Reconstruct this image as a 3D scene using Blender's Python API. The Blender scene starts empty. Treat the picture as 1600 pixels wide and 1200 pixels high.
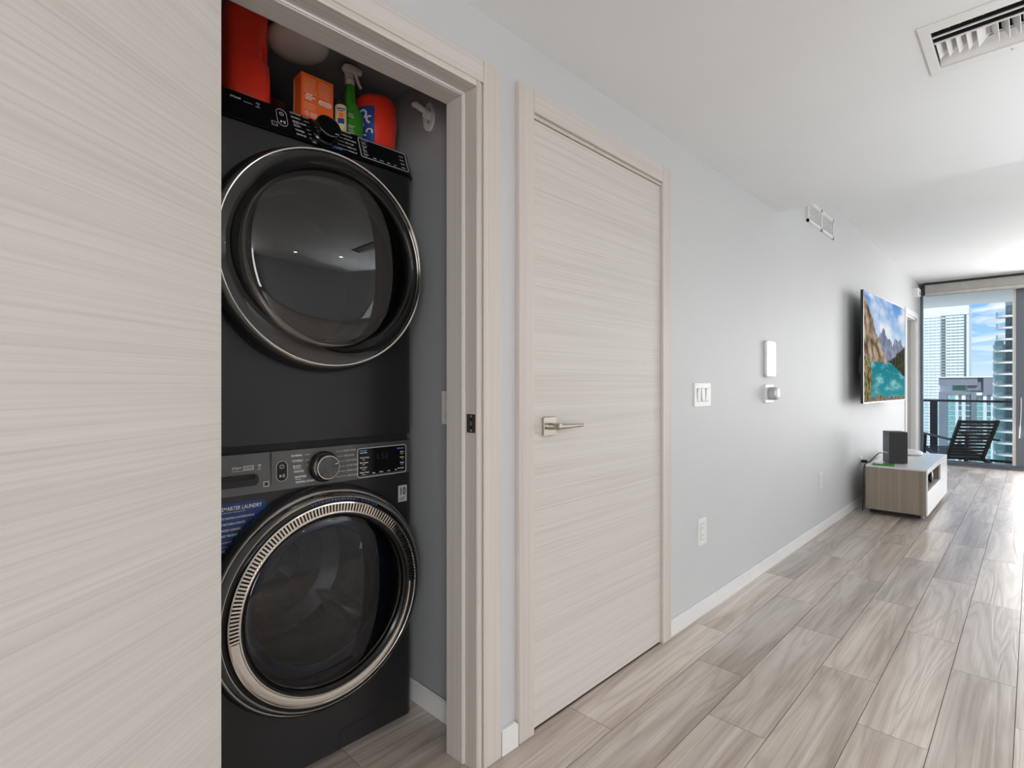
import bpy, bmesh, math, random
from mathutils import Matrix, Vector, noise

random.seed(7)
scene = bpy.context.scene
COL = scene.collection
PI = math.pi

# ------------------------------------------------------------------ camera
cam_data = bpy.data.cameras.new('camera')
cam_data.sensor_width = 36.0
cam_data.lens = 36.0 * 831.0 / 1600.0
cam_data.shift_y = 1.0 / 1600.0
cam_data.clip_start = 0.02
cam_data.clip_end = 5000
cam = bpy.data.objects.new('camera', cam_data)
cam.location = (0, 0, 1.2)
cam.rotation_euler = (math.radians(90), 0, math.radians(44.4 - 90))
COL.objects.link(cam)
scene.camera = cam

# ------------------------------------------------------------------ exposure
vs = scene.view_settings
vs.view_transform = 'Standard'
vs.look = 'None'
vs.exposure = 0.13
vs.gamma = 1.0
vs.use_curve_mapping = False
scene.cycles.max_bounces = 10
scene.cycles.diffuse_bounces = 6
scene.cycles.glossy_bounces = 5
scene.cycles.transparent_max_bounces = 16
scene.cycles.sample_clamp_indirect = 6.0
scene.cycles.caustics_reflective = False
scene.cycles.caustics_refractive = False

# ------------------------------------------------------------------ world: blue sky with streaky cloud
world = bpy.data.worlds.new('sky')
scene.world = world
world.use_nodes = True
wn = world.node_tree
for n in list(wn.nodes):
    wn.nodes.remove(n)
def wnode(t): return wn.nodes.new(t)
w_out = wnode('ShaderNodeOutputWorld')
w_bg = wnode('ShaderNodeBackground')
w_bg.inputs['Strength'].default_value = 1.0
w_tc = wnode('ShaderNodeTexCoord')
w_sep = wnode('ShaderNodeSeparateXYZ')
w_ramp = wnode('ShaderNodeValToRGB')
e = w_ramp.color_ramp.elements
e[0].position = 0.0; e[0].color = (0.74, 0.86, 0.96, 1)
e[1].position = 1.0; e[1].color = (0.12, 0.32, 0.75, 1)
m = w_ramp.color_ramp.elements.new(0.05); m.color = (0.42, 0.68, 0.95, 1)
m = w_ramp.color_ramp.elements.new(0.14); m.color = (0.20, 0.48, 0.92, 1)
w_map = wnode('ShaderNodeMapping')
w_map.inputs['Scale'].default_value = (7.0, 7.0, 34.0)
w_map.inputs['Location'].default_value = (3.1, 0.7, 0.35)
w_noise = wnode('ShaderNodeTexNoise')
w_noise.inputs['Scale'].default_value = 1.6
w_noise.inputs['Detail'].default_value = 6.0
w_noise.inputs['Distortion'].default_value = 0.7
w_cr = wnode('ShaderNodeValToRGB')
w_cr.color_ramp.elements[0].position = 0.50
w_cr.color_ramp.elements[1].position = 0.66
w_mix = wnode('ShaderNodeMixRGB')
w_mix.inputs['Color2'].default_value = (0.93, 0.96, 1.0, 1)
wn.links.new(w_tc.outputs['Generated'], w_sep.inputs[0])
wn.links.new(w_sep.outputs['Z'], w_ramp.inputs['Fac'])
wn.links.new(w_tc.outputs['Generated'], w_map.inputs['Vector'])
wn.links.new(w_map.outputs[0], w_noise.inputs['Vector'])
wn.links.new(w_noise.outputs['Fac'], w_cr.inputs['Fac'])
wn.links.new(w_cr.outputs['Color'], w_mix.inputs['Fac'])
wn.links.new(w_ramp.outputs['Color'], w_mix.inputs['Color1'])
wn.links.new(w_mix.outputs['Color'], w_bg.inputs['Color'])
wn.links.new(w_bg.outputs[0], w_out.inputs['Surface'])

# ------------------------------------------------------------------ sun and large area lights
def light(name, kind, loc, energy, color=(1, 1, 1), direction=None, **kw):
    d = bpy.data.lights.new(name, kind)
    d.energy = energy
    d.color = color
    for k, v in kw.items():
        setattr(d, k, v)
    o = bpy.data.objects.new(name, d)
    o.location = loc
    if direction is not None:
        o.rotation_euler = Vector(direction).to_track_quat('-Z', 'Y').to_euler()
    COL.objects.link(o)
    return o

light('sun', 'SUN', (0, 0, 50), 3.4, (1.0, 0.95, 0.88), (0.72, 0.35, -0.60), angle=math.radians(1.0))
# daylight entering through the window wall that runs on to the right of the frame
light('window_daylight', 'AREA', (10.1, -0.92, 1.35), 104, (1.0, 0.985, 0.96), (-1, 0.0, -0.12),
      shape='RECTANGLE', size=2.15, size_y=2.3)
# added fill light off the side wall, where no window is built
light('side_fill', 'AREA', (6.9, -4.05, 1.4), 46, (0.96, 0.98, 1.0), (-0.25, 1, 0.15),
      shape='RECTANGLE', size=5.0, size_y=2.3)
# added fill light behind the camera, with no window there
light('rear_fill', 'AREA', (-1.9, -2.0, 1.35), 116, (0.98, 0.985, 0.99), (0.85, 0.35, -0.05),
      shape='RECTANGLE', size=2.2, size_y=2.2)
# added upward spot that brightens the ceiling; no fixture stands there
light('ceiling_fill_spot', 'SPOT', (3.3, -2.0, 0.6), 275, (0.92, 0.97, 1.0), (0.0, 0.10, 1.0), spot_size=math.radians(125), spot_blend=0.8, shadow_soft_size=0.15)

# ================================================================== materials
def new_mat(name):
    mt = bpy.data.materials.new(name)
    mt.use_nodes = True
    nt = mt.node_tree
    for n in list(nt.nodes):
        nt.nodes.remove(n)
    out = nt.nodes.new('ShaderNodeOutputMaterial')
    b = nt.nodes.new('ShaderNodeBsdfPrincipled')
    nt.links.new(b.outputs[0], out.inputs[0])
    return mt, nt, b, out

def coords(nt, scale=(1, 1, 1), loc=(0, 0, 0), per_object=False):
    tc = nt.nodes.new('ShaderNodeTexCoord')
    mp = nt.nodes.new('ShaderNodeMapping')
    mp.inputs['Scale'].default_value = scale
    mp.inputs['Location'].default_value = loc
    src = tc.outputs['Object']
    if per_object:
        oi = nt.nodes.new('ShaderNodeObjectInfo')
        ml = nt.nodes.new('ShaderNodeVectorMath'); ml.operation = 'SCALE'
        ml.inputs[0].default_value = (37.0, 61.0, 23.0)
        nt.links.new(oi.outputs['Random'], ml.inputs['Scale'])
        ad = nt.nodes.new('ShaderNodeVectorMath'); ad.operation = 'ADD'
        nt.links.new(src, ad.inputs[0]); nt.links.new(ml.outputs[0], ad.inputs[1])
        src = ad.outputs[0]
    nt.links.new(src, mp.inputs['Vector'])
    return mp.outputs[0]

def tex_noise(nt, vec, scale, detail=4.0, distortion=0.0, rough=0.55):
    n = nt.nodes.new('ShaderNodeTexNoise')
    n.inputs['Scale'].default_value = scale
    n.inputs['Detail'].default_value = detail
    n.inputs['Distortion'].default_value = distortion
    n.inputs['Roughness'].default_value = rough
    nt.links.new(vec, n.inputs['Vector'])
    return n.outputs['Fac']

def ramp(nt, fac, stops):
    r = nt.nodes.new('ShaderNodeValToRGB')
    el = r.color_ramp.elements
    el[0].position, el[0].color = stops[0][0], (*stops[0][1], 1)
    el[1].position, el[1].color = stops[-1][0], (*stops[-1][1], 1)
    for p, c in stops[1:-1]:
        x = el.new(p); x.color = (*c, 1)
    nt.links.new(fac, r.inputs['Fac'])
    return r.outputs['Color']

def mixc(nt, fac, a, b, mode='MIX'):
    mx = nt.nodes.new('ShaderNodeMixRGB'); mx.blend_type = mode
    for k, v in (('Fac', fac), ('Color1', a), ('Color2', b)):
        if isinstance(v, (int, float)):
            mx.inputs[k].default_value = v
        elif isinstance(v, tuple):
            mx.inputs[k].default_value = (*v, 1)
        else:
            nt.links.new(v, mx.inputs[k])
    return mx.outputs[0]

def bump(nt, b, height, strength, dist=0.002):
    bp = nt.nodes.new('ShaderNodeBump')
    bp.inputs['Strength'].default_value = strength
    bp.inputs['Distance'].default_value = dist
    nt.links.new(height, bp.inputs['Height'])
    nt.links.new(bp.outputs[0], b.inputs['Normal'])

def plain(name, color, rough=0.5, metallic=0.0, coat=0.0, var=0.06, scale=14.0, spec=0.5, grain=0.0):
    mt, nt, b, _ = new_mat(name)
    f = tex_noise(nt, coords(nt), scale, 3.0)
    lo = tuple(c * (1 - var) for c in color); hi = tuple(min(1, c * (1 + var)) for c in color)
    nt.links.new(ramp(nt, f, [(0.3, lo), (0.7, hi)]), b.inputs['Base Color'])
    b.inputs['Roughness'].default_value = rough
    b.inputs['Metallic'].default_value = metallic
    b.inputs['Coat Weight'].default_value = coat
    b.inputs['Coat Roughness'].default_value = 0.05
    b.inputs['Specular IOR Level'].default_value = spec
    if grain:
        bump(nt, b, tex_noise(nt, coords(nt), 260.0, 2.0), grain, 0.001)
    return mt

def emitter(name, color, strength):
    mt, nt, b, out = new_mat(name)
    b.inputs['Base Color'].default_value = (0.8, 0.8, 0.8, 1)
    b.inputs['Emission Color'].default_value = (*color, 1)
    b.inputs['Emission Strength'].default_value = strength
    return mt

def glass(name, tint, ior=1.45, rough=0.0, reflect=1.0):
    """thin glass: tinted see-through with a Fresnel reflection"""
    mt, nt, b, out = new_mat(name)
    nt.nodes.remove(b)
    tr = nt.nodes.new('ShaderNodeBsdfTransparent'); tr.inputs[0].default_value = (*tint, 1)
    gl = nt.nodes.new('ShaderNodeBsdfGlossy'); gl.inputs['Roughness'].default_value = rough
    gl.inputs['Color'].default_value = (reflect, reflect, reflect, 1)
    fr = nt.nodes.new('ShaderNodeFresnel'); fr.inputs['IOR'].default_value = ior
    mx = nt.nodes.new('ShaderNodeMixShader')
    nt.links.new(fr.outputs[0], mx.inputs[0]); nt.links.new(tr.outputs[0], mx.inputs[1]); nt.links.new(gl.outputs[0], mx.inputs[2])
    nt.links.new(mx.outputs[0], out.inputs[0])
    return mt

def wood(name, axis, light_c, mid_c, dark_c, rough=0.5, grain=90.0, per_object=False, fine=0.35):
    """fine straight-grained laminate; axis = direction the grain runs"""
    mt, nt, b, _ = new_mat(name)
    def sc(al, ac):
        s = [ac, ac, ac]; s['xyz'.index(axis)] = al
        return tuple(s)
    f1 = tex_noise(nt, coords(nt, sc(0.9, grain), per_object=per_object), 1.0, 5.0, 0.4, 0.6)
    f2 = tex_noise(nt, coords(nt, sc(0.35, grain * 0.14), (3.1, 1.7, 5.3), per_object), 1.0, 4.0, 0.9)
    c1 = ramp(nt, f1, [(0.28, dark_c), (0.5, mid_c), (0.72, light_c)])
    c2 = ramp(nt, f2, [(0.3, dark_c), (0.52, mid_c), (0.7, light_c)])
    nt.links.new(mixc(nt, 1 - fine, c1, c2), b.inputs['Base Color'])
    b.inputs['Roughness'].default_value = rough
    bump(nt, b, f1, 0.12, 0.001)
    return mt

M = {}
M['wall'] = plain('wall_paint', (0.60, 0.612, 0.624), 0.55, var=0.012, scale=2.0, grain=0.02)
M['closet_wall_shaded'] = plain('closet_shaded_paint', (0.34, 0.352, 0.36), 0.6, var=0.012, scale=2.0)  # wall grey darkened to put the closet's shade into the colour
M['ceiling'] = plain('ceiling_paint', (0.82, 0.845, 0.86), 0.7, var=0.012, scale=2.0)
M['white'] = plain('white_satin_paint', (0.80, 0.80, 0.795), 0.4, var=0.015)
M['white_plastic'] = plain('white_plastic', (0.78, 0.78, 0.775), 0.35, var=0.02)
M['white_gloss'] = plain('white_gloss_laminate', (0.70, 0.715, 0.73), 0.25, var=0.015)
OAK = ((0.70, 0.67, 0.638), (0.645, 0.61, 0.575), (0.54, 0.50, 0.463))
M['oak_h'] = wood('bleached_oak_crosswise', 'x', *OAK, rough=0.5, grain=170, fine=0.72)
M['oak_v'] = wood('bleached_oak_upright', 'z', *[tuple(a * b for a, b in zip(c, (0.97, 0.945, 0.93))) for c in OAK], rough=0.5, grain=110, fine=0.5)
M['greige_wood'] = wood('greige_wood_upright', 'z', (0.36, 0.30, 0.245), (0.27, 0.222, 0.178), (0.185, 0.15, 0.118), rough=0.5, grain=110, fine=0.6)
M['dark_wood'] = wood('dark_stained_slats', 'y', (0.085, 0.058, 0.040), (0.052, 0.036, 0.026), (0.028, 0.019, 0.014), rough=0.45, grain=60)

def floor_mat():
    mt, nt, b, _ = new_mat('wood_look_plank_tile')
    v = coords(nt, (0.55, 6.5, 6.5), per_object=True)
    f1 = tex_noise(nt, v, 1.0, 2.0, 0.55, 0.45)
    # cathedral figure: contour lines of a stretched noise
    sn = nt.nodes.new('ShaderNodeMath'); sn.operation = 'MULTIPLY'; sn.inputs[1].default_value = 72.0
    nt.links.new(f1, sn.inputs[0])
    si = nt.nodes.new('ShaderNodeMath'); si.operation = 'SINE'; nt.links.new(sn.outputs[0], si.inputs[0])
    mr = nt.nodes.new('ShaderNodeMapRange')
    mr.inputs['From Min'].default_value = -1; mr.inputs['From Max'].default_value = 1
    nt.links.new(si.outputs[0], mr.inputs['Value'])
    v2 = coords(nt, (2.2, 150.0, 150.0), per_object=True)
    f2 = tex_noise(nt, v2, 1.0, 4.0, 0.2, 0.6)
    v3 = coords(nt, (0.55, 7.0, 7.0), (7.7, 2.2, 4.4), per_object=True)
    f3 = tex_noise(nt, v3, 1.2, 4.0, 0.5)
    base = ramp(nt, f3, [(0.32, (0.34, 0.280, 0.238)), (0.48, (0.48, 0.418, 0.370)), (0.64, (0.59, 0.535, 0.488))])
    fig = ramp(nt, mr.outputs[0], [(0.0, (0.74, 0.70, 0.67)), (0.25, (0.92, 0.91, 0.90)), (1.0, (1.06, 1.06, 1.06))])
    c = mixc(nt, 0.6, base, fig, 'MULTIPLY')
    fi = ramp(nt, f2, [(0.3, (0.74, 0.72, 0.70)), (0.7, (1.12, 1.12, 1.12))])
    c = mixc(nt, 0.65, c, fi, 'MULTIPLY')
    oi = nt.nodes.new('ShaderNodeObjectInfo')
    tone = ramp(nt, oi.outputs['Random'], [(0.0, (0.86, 0.85, 0.85)), (0.5, (1.0, 0.985, 0.97)), (1.0, (1.14, 1.13, 1.11))])
    c = mixc(nt, 1.0, c, tone, 'MULTIPLY')
    nt.links.new(c, b.inputs['Base Color'])
    b.inputs['Roughness'].default_value = 0.36
    b.inputs['Specular IOR Level'].default_value = 0.95
    ad = nt.nodes.new('ShaderNodeMath'); ad.operation = 'ADD'
    nt.links.new(mr.outputs[0], ad.inputs[0]); nt.links.new(f2, ad.inputs[1])
    bump(nt, b, ad.outputs[0], 0.16, 0.0012)
    return mt
M['floor'] = floor_mat()
M['grout'] = plain('dark_grout', (0.16, 0.135, 0.115), 0.8)

M['graphite'] = plain('graphite_enamel', (0.034, 0.034, 0.035), 0.34, metallic=0.55, var=0.03, coat=0.15)
M['graphite_dark'] = plain('dark_graphite_gloss', (0.030, 0.030, 0.032), 0.22, metallic=0.3, var=0.03)  # darker glossy enamel of the round door lips
M['console_grey'] = plain('brushed_graphite_console', (0.12, 0.118, 0.115), 0.38, metallic=0.6, var=0.04)
M['black_gloss'] = plain('black_gloss_panel', (0.006, 0.006, 0.007), 0.12, var=0.02, spec=0.4)
M['black_matte'] = plain('black_matte_plastic', (0.012, 0.012, 0.012), 0.55, var=0.05)
M['rubber'] = plain('dark_rubber_gasket', (0.018, 0.018, 0.02), 0.5, var=0.05)
M['chrome'] = plain('warm_chrome', (0.72, 0.68, 0.63), 0.12, metallic=1.0, var=0.02)
M['dark_chrome'] = plain('dark_chrome', (0.25, 0.245, 0.24), 0.14, metallic=1.0, var=0.02)
M['dial_face'] = plain('dark_spun_metal', (0.11, 0.11, 0.11), 0.22, metallic=1.0)
M['bezel'] = plain('smoky_chrome', (0.45, 0.435, 0.42), 0.13, metallic=1.0, var=0.02)
M['inner_grey'] = plain('grey_inner_plastic', (0.16, 0.16, 0.165), 0.35)
M['nickel'] = plain('satin_nickel', (0.50, 0.455, 0.40), 0.28, metallic=1.0, var=0.04)
M['bronze'] = plain('dark_bronze_strike', (0.16, 0.135, 0.11), 0.35, metallic=0.9)
M['drum'] = plain('dark_steel_drum', (0.14, 0.14, 0.145), 0.32, metallic=0.85, var=0.15, scale=30)
M['dryer_glass'] = glass('smoked_dryer_glass', (0.50, 0.50, 0.505), 1.7)
M['washer_glass'] = glass('smoked_washer_glass', (0.44, 0.45, 0.48), 1.55)
M['blue_tint'] = plain('blue_gasket', (0.035, 0.065, 0.16), 0.3)
M['ink_white'] = plain('white_print', (0.72, 0.72, 0.71), 0.5, var=0.01)
M['ink_grey'] = plain('grey_print', (0.42, 0.42, 0.42), 0.5, var=0.01)
M['ink_blue'] = plain('blue_print', (0.05, 0.12, 0.32), 0.5, var=0.01)
M['ink_black'] = plain('black_print', (0.01, 0.01, 0.012), 0.5, var=0.01)
M['sticker_blue'] = plain('navy_sticker', (0.012, 0.045, 0.19), 0.4, var=0.04)
M['red'] = plain('red_plastic', (0.88, 0.045, 0.022), 0.30, var=0.04, coat=0.2)
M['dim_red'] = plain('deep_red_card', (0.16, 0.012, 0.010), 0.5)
M['orange'] = plain('orange_card', (0.90, 0.15, 0.028), 0.5, var=0.03)
M['orange_pale'] = plain('pale_orange_card_edge', (0.82, 0.42, 0.20), 0.5)
M['orange_ink'] = plain('pale_orange_print', (0.86, 0.42, 0.26), 0.5)
M['green'] = plain('green_plastic', (0.040, 0.235, 0.020), 0.25, var=0.05, coat=0.3)
M['lime'] = plain('bright_green_plastic', (0.045, 0.22, 0.02), 0.35)
M['cream'] = plain('cream_label', (0.74, 0.63, 0.36), 0.5)
M['label_blue'] = plain('blue_label', (0.02, 0.06, 0.26), 0.4, var=0.1)
M['opal'] = plain('opal_glass', (0.66, 0.62, 0.60), 0.3)
M['frame_grey'] = plain('grey_aluminium', (0.155, 0.175, 0.21), 0.4, metallic=0.3, var=0.02)
M['rail_dark'] = plain('dark_aluminium', (0.035, 0.037, 0.042), 0.4, metallic=0.3)
M['shade'] = plain('grey_shade_cassette', (0.50, 0.49, 0.47), 0.6)
M['shade_cloth'] = plain('pale_shade_cloth', (0.72, 0.71, 0.68), 0.8)
M['pane'] = glass('clear_pane', (0.965, 0.985, 0.985), 1.12)
M['rail_glass'] = glass('balcony_glass', (0.86, 0.93, 0.94), 1.2)
M['slab'] = plain('white_concrete', (0.88, 0.875, 0.86), 0.8, var=0.03)
M['deck'] = plain('balcony_tile', (0.62, 0.60, 0.57), 0.7)
M['door_grey'] = plain('grey_door_paint', (0.24, 0.235, 0.225), 0.5, var=0.02)
M['charcoal'] = plain('charcoal_plastic', (0.022, 0.023, 0.026), 0.45)
M['charcoal_front'] = plain('charcoal_front', (0.075, 0.085, 0.105), 0.35)
M['silver'] = plain('silver_plastic', (0.50, 0.51, 0.53), 0.3, metallic=0.6)
M['vent_dark'] = plain('dark_duct', (0.025, 0.025, 0.026), 0.7)
M['screen_lit'] = emitter('panel_display', (0.92, 0.93, 0.95), 0.55)
M['lamp_lit'] = emitter('downlight_lens', (1.0, 0.97, 0.92), 45.0)
M['crystal'] = plain('clear_foot_plastic', (0.45, 0.46, 0.47), 0.15)
# outdoors
M['tower_pale'] = plain('pale_tower_cladding', (0.74, 0.78, 0.78), 0.5, var=0.03, scale=0.05)
M['tower_glass'] = plain('pale_tower_glazing', (0.50, 0.59, 0.60), 0.25, var=0.12, scale=0.2)
M['tower_dark'] = plain('tower_dark_glazing', (0.14, 0.17, 0.19), 0.3, var=0.2, scale=0.4)  # dark glass tone of the tower recesses and corner strip
M['bld_white'] = plain('white_render', (0.70, 0.73, 0.75), 0.7, var=0.03, scale=0.1)
M['bld_grey'] = plain('grey_render', (0.19, 0.20, 0.235), 0.7, var=0.05, scale=0.1)
M['bld_teal'] = plain('teal_glazing', (0.21, 0.40, 0.40), 0.2, var=0.25, scale=0.5)
M['bld_window'] = plain('dark_glazing', (0.10, 0.135, 0.145), 0.2, var=0.3, scale=0.6)
M['bld_green'] = plain('green_glazing', (0.10, 0.27, 0.20), 0.2, var=0.2, scale=0.5)
M['balcony_pale'] = plain('pale_balcony_slab', (0.66, 0.64, 0.61), 0.7, var=0.04, scale=0.2)
M['city'] = plain('distant_city_ground', (0.30, 0.31, 0.29), 0.9, var=0.4, scale=0.02)

# ================================================================== geometry helpers
def box(bm, x0, x1, y0, y1, z0, z1, mtx=None, bev=0.0):
    r = bmesh.ops.create_cube(bm, size=1.0)
    vsx = r['verts']
    for v in vsx:
        v.co = Vector(((x0 + x1) / 2 + v.co.x * (x1 - x0), (y0 + y1) / 2 + v.co.y * (y1 - y0), (z0 + z1) / 2 + v.co.z * (z1 - z0)))
    if bev:
        es = list({ed for v in vsx for ed in v.link_edges})
        rr = bmesh.ops.bevel(bm, geom=es, offset=bev, segments=2, profile=0.5, affect='EDGES')
        vsx = [v for v in rr['verts']] + [v for v in vsx if v.is_valid]
        vsx = list(set(vsx))
    if mtx is not None:
        for v in vsx:
            v.co = mtx @ v.co
    return vsx

def lathe(bm, prof, mtx, n=72, a0=0.0, a1=2 * PI):
    """prof: (radius, height along local z)"""
    full = abs(a1 - a0 - 2 * PI) < 1e-6
    cnt = n if full else n + 1
    rings = []
    for r, h in prof:
        if r < 1e-6:
            rings.append([bm.verts.new(mtx @ Vector((0, 0, h)))])
        else:
            rings.append([bm.verts.new(mtx @ Vector((r * math.cos(a0 + (a1 - a0) * i / n), r * math.sin(a0 + (a1 - a0) * i / n), h))) for i in range(cnt)])
    for A, B in zip(rings[:-1], rings[1:]):
        m_ = n
        for i in range(m_):
            j = (i + 1) % cnt if full else i + 1
            if len(A) == 1 and len(B) == 1: continue
            if len(A) == 1: bm.faces.new((A[0], B[i], B[j]))
            elif len(B) == 1: bm.faces.new((A[i], A[j], B[0]))
            else: bm.faces.new((A[i], A[j], B[j], B[i]))

def tube(bm, pts, rad, n=8, caps=True):
    pts = [Vector(p) for p in pts]
    rads = rad if isinstance(rad, (list, tuple)) else [rad] * len(pts)
    prev = None; rings = []
    for i, p in enumerate(pts):
        t = (pts[min(i + 1, len(pts) - 1)] - pts[max(i - 1, 0)]).normalized()
        ref = prev if prev is not None else (Vector((0, 0, 1)) if abs(t.z) < 0.9 else Vector((1, 0, 0)))
        u = (ref - t * ref.dot(t)).normalized(); w = t.cross(u); prev = u
        rings.append([bm.verts.new(p + (u * math.cos(2 * PI * k / n) + w * math.sin(2 * PI * k / n)) * rads[i]) for k in range(n)])
    for A, B in zip(rings[:-1], rings[1:]):
        for k in range(n):
            bm.faces.new((A[k], A[(k + 1) % n], B[(k + 1) % n], B[k]))
    if caps:
        bm.faces.new(rings[0][::-1]); bm.faces.new(rings[-1])

def smooth_path(ctrl, k=6):
    P = [Vector(c) for c in ctrl]; P = [2 * P[0] - P[1]] + P + [2 * P[-1] - P[-2]]
    out = []
    for i in range(1, len(P) - 2):
        for s in range(k):
            t = s / k
            a, b_, c, d = P[i - 1], P[i], P[i + 1], P[i + 2]
            out.append(0.5 * ((2 * b_) + (c - a) * t + (2 * a - 5 * b_ + 4 * c - d) * t * t + (3 * b_ - a - 3 * c + d) * t ** 3))
    out.append(P[-2])
    return out

def rrect(w, h, r, n=5):
    pts = []
    for cx, cy, a in ((w / 2 - r, h / 2 - r, 0), (-w / 2 + r, h / 2 - r, PI / 2), (-w / 2 + r, -h / 2 + r, PI), (w / 2 - r, -h / 2 + r, 1.5 * PI)):
        for k in range(n + 1):
            t = a + PI / 2 * k / n
            pts.append((cx + r * math.cos(t), cy + r * math.sin(t)))
    return pts

def prism(bm, pts, mtx, z0, z1, bev=0.0):
    """polygon in local xy extruded along local z; optional chamfer of the z1 edge"""
    cx = sum(p[0] for p in pts) / len(pts); cy = sum(p[1] for p in pts) / len(pts)
    layers = [(z0, 0), (z1 - bev, 0)]
    if bev: layers.append((z1, bev))
    rings = []
    for z, inset in layers:
        ring = []
        for x, y in pts:
            d = math.hypot(x - cx, y - cy) or 1
            k = (d - inset) / d
            ring.append(bm.verts.new(mtx @ Vector((cx + (x - cx) * k, cy + (y - cy) * k, z))))
        rings.append(ring)
    n = len(pts)
    for A, B in zip(rings[:-1], rings[1:]):
        for i in range(n):
            bm.faces.new((A[i], A[(i + 1) % n], B[(i + 1) % n], B[i]))
    bm.faces.new(rings[0][::-1]); bm.faces.new(rings[-1])

def frame_ring(bm, outer, inner, mtx, z0, z1):
    """flat ring between two outlines with the same number of points"""
    n = len(outer); V = {}
    for nm, pts in (('o', outer), ('i', inner)):
        for z in (z0, z1):
            V[nm, z] = [bm.verts.new(mtx @ Vector((x, y, z))) for x, y in pts]
    for i in range(n):
        j = (i + 1) % n
        bm.faces.new((V['o', z1][i], V['o', z1][j], V['i', z1][j], V['i', z1][i]))
        bm.faces.new((V['o', z0][i], V['o', z0][j], V['o', z1][j], V['o', z1][i]))
        bm.faces.new((V['i', z1][i], V['i', z1][j], V['i', z0][j], V['i', z0][i]))

def loft(bm, sections, mtx=None, n=28, power=2.6):
    """sections: (z, half_x, half_y, off_x, off_y) superellipse slices"""
    rings = []
    for z, hx, hy, ox, oy in sections:
        ring = []
        for k in range(n):
            t = 2 * PI * k / n
            c, s = math.cos(t), math.sin(t)
            p = Vector((ox + hx * math.copysign(abs(c) ** (2 / power), c), oy + hy * math.copysign(abs(s) ** (2 / power), s), z))
            ring.append(bm.verts.new(mtx @ p if mtx is not None else p))
        rings.append(ring)
    for A, B in zip(rings[:-1], rings[1:]):
        for k in range(n):
            bm.faces.new((A[k], A[(k + 1) % n], B[(k + 1) % n], B[k]))
    bm.faces.new(rings[0][::-1]); bm.faces.new(rings[-1])
    return rings

def text(bm, body, size, mtx, align='LEFT', bold=False, depth=0.0):
    cu = bpy.data.curves.new('print', 'FONT')
    cu.body = body; cu.size = size; cu.align_x = align; cu.align_y = 'CENTER'
    cu.resolution_u = 2
    if bold: cu.offset = size * 0.022
    o = bpy.data.objects.new('print', cu)
    me = o.to_mesh()
    me.transform(mtx)
    bm.from_mesh(me)
    o.to_mesh_clear()
    bpy.data.objects.remove(o)
    bpy.data.curves.remove(cu)

def FM(x, y, z, tilt=0.0):
    """local x -> world X, local y -> world up, local z -> towards the hall (-Y); tilt leans the top away"""
    m_ = Matrix(((1, 0, 0, x), (0, 0, -1, y), (0, 1, 0, z), (0, 0, 0, 1)))
    return m_ @ Matrix.Rotation(-tilt, 4, 'X')

ROOT = {}
def thing(name, label, cat, loc=(0, 0, 0), rotz=0.0, group=None):
    o = bpy.data.objects.new(name, None)
    o.empty_display_size = 0.05
    o.location = loc; o.rotation_euler = (0, 0, rotz)
    COL.objects.link(o)
    o['label'] = label; o['category'] = cat
    if group: o['group'] = group
    ROOT[o.name] = Matrix.Translation(loc) @ Matrix.Rotation(rotz, 4, 'Z')
    return o

def obj(name, bm, mat, parent=None, world=True, smooth=False, angle=35, label=None, kind=None):
    """links bm as ONE mesh object; world=True means bm holds world coordinates"""
    if parent is not None and world and parent.name in ROOT:
        bm.transform(ROOT[parent.name].inverted())
    bmesh.ops.recalc_face_normals(bm, faces=bm.faces[:])
    me = bpy.data.meshes.new(name)
    bm.to_mesh(me); bm.free()
    for mm in (mat if isinstance(mat, (list, tuple)) else [mat]):
        me.materials.append(mm)
    if smooth:
        me.polygons.foreach_set('use_smooth', [True] * len(me.polygons))
        try: me.set_sharp_from_angle(angle=math.radians(angle))
        except Exception: pass
    o = bpy.data.objects.new(name, me)
    COL.objects.link(o)
    if parent is not None:
        o.parent = parent
        if parent.name in ROOT: ROOT[o.name] = ROOT[parent.name]
    if label: o['label'] = label
    if kind: o['kind'] = kind
    return o

def solo(name, bm, mat, label, cat, smooth=False, group=None):
    o = obj(name, bm, mat, smooth=smooth)
    o['label'] = label; o['category'] = cat
    if group: o['group'] = group
    return o

def struct(name, bm, mat, label=None, parent=None, smooth=False):
    o = obj(name, bm, mat, parent, smooth=smooth)
    if parent is None:
        o['kind'] = 'structure'
        if label: o['label'] = label
    return o

def B(*boxes, bev=0.0):
    bm = bmesh.new()
    for b_ in boxes: box(bm, *b_, bev=bev)
    return bm

# ================================================================== room shell
WY = 1.24            # hall face of the long wall
SOF = 2.373          # dropped hall ceiling
CEI = 2.735          # living-room ceiling

struct('wall_left', B(
    (-1.6, 0.345, WY, 1.365, 0, SOF), (0.345, 1.112, WY, 1.365, 2.142, SOF), (1.112, 1.358, WY, 1.365, 0, SOF),
    (1.358, 2.258, WY, 1.365, 2.135, SOF), (2.258, 3.85, WY, 1.365, 0, SOF),
    (3.85, 8.93, WY, 1.365, 0, 2.95), (8.93, 9.84, WY, 1.365, 2.175, 2.95), (9.84, 10.42, WY, 1.365, 0, 2.95)),
    M['wall'], 'long pale grey hall wall with the laundry closet and doors')
struct('wall_closet_right', B((1.19, 1.30, 1.365, 2.52, 0, SOF)), M['closet_wall_shaded'], 'shade-darkened grey right side wall inside the laundry closet')
struct('wall_closet_left', B((0.22, 0.33, 1.365, 2.52, 0, SOF)), M['closet_wall_shaded'], 'shade-darkened grey left side wall inside the laundry closet')
struct('wall_closet_back', B((0.22, 1.30, 2.52, 2.60, 0, SOF)), M['closet_wall_shaded'], 'shade-darkened grey back wall inside the laundry closet')
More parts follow.
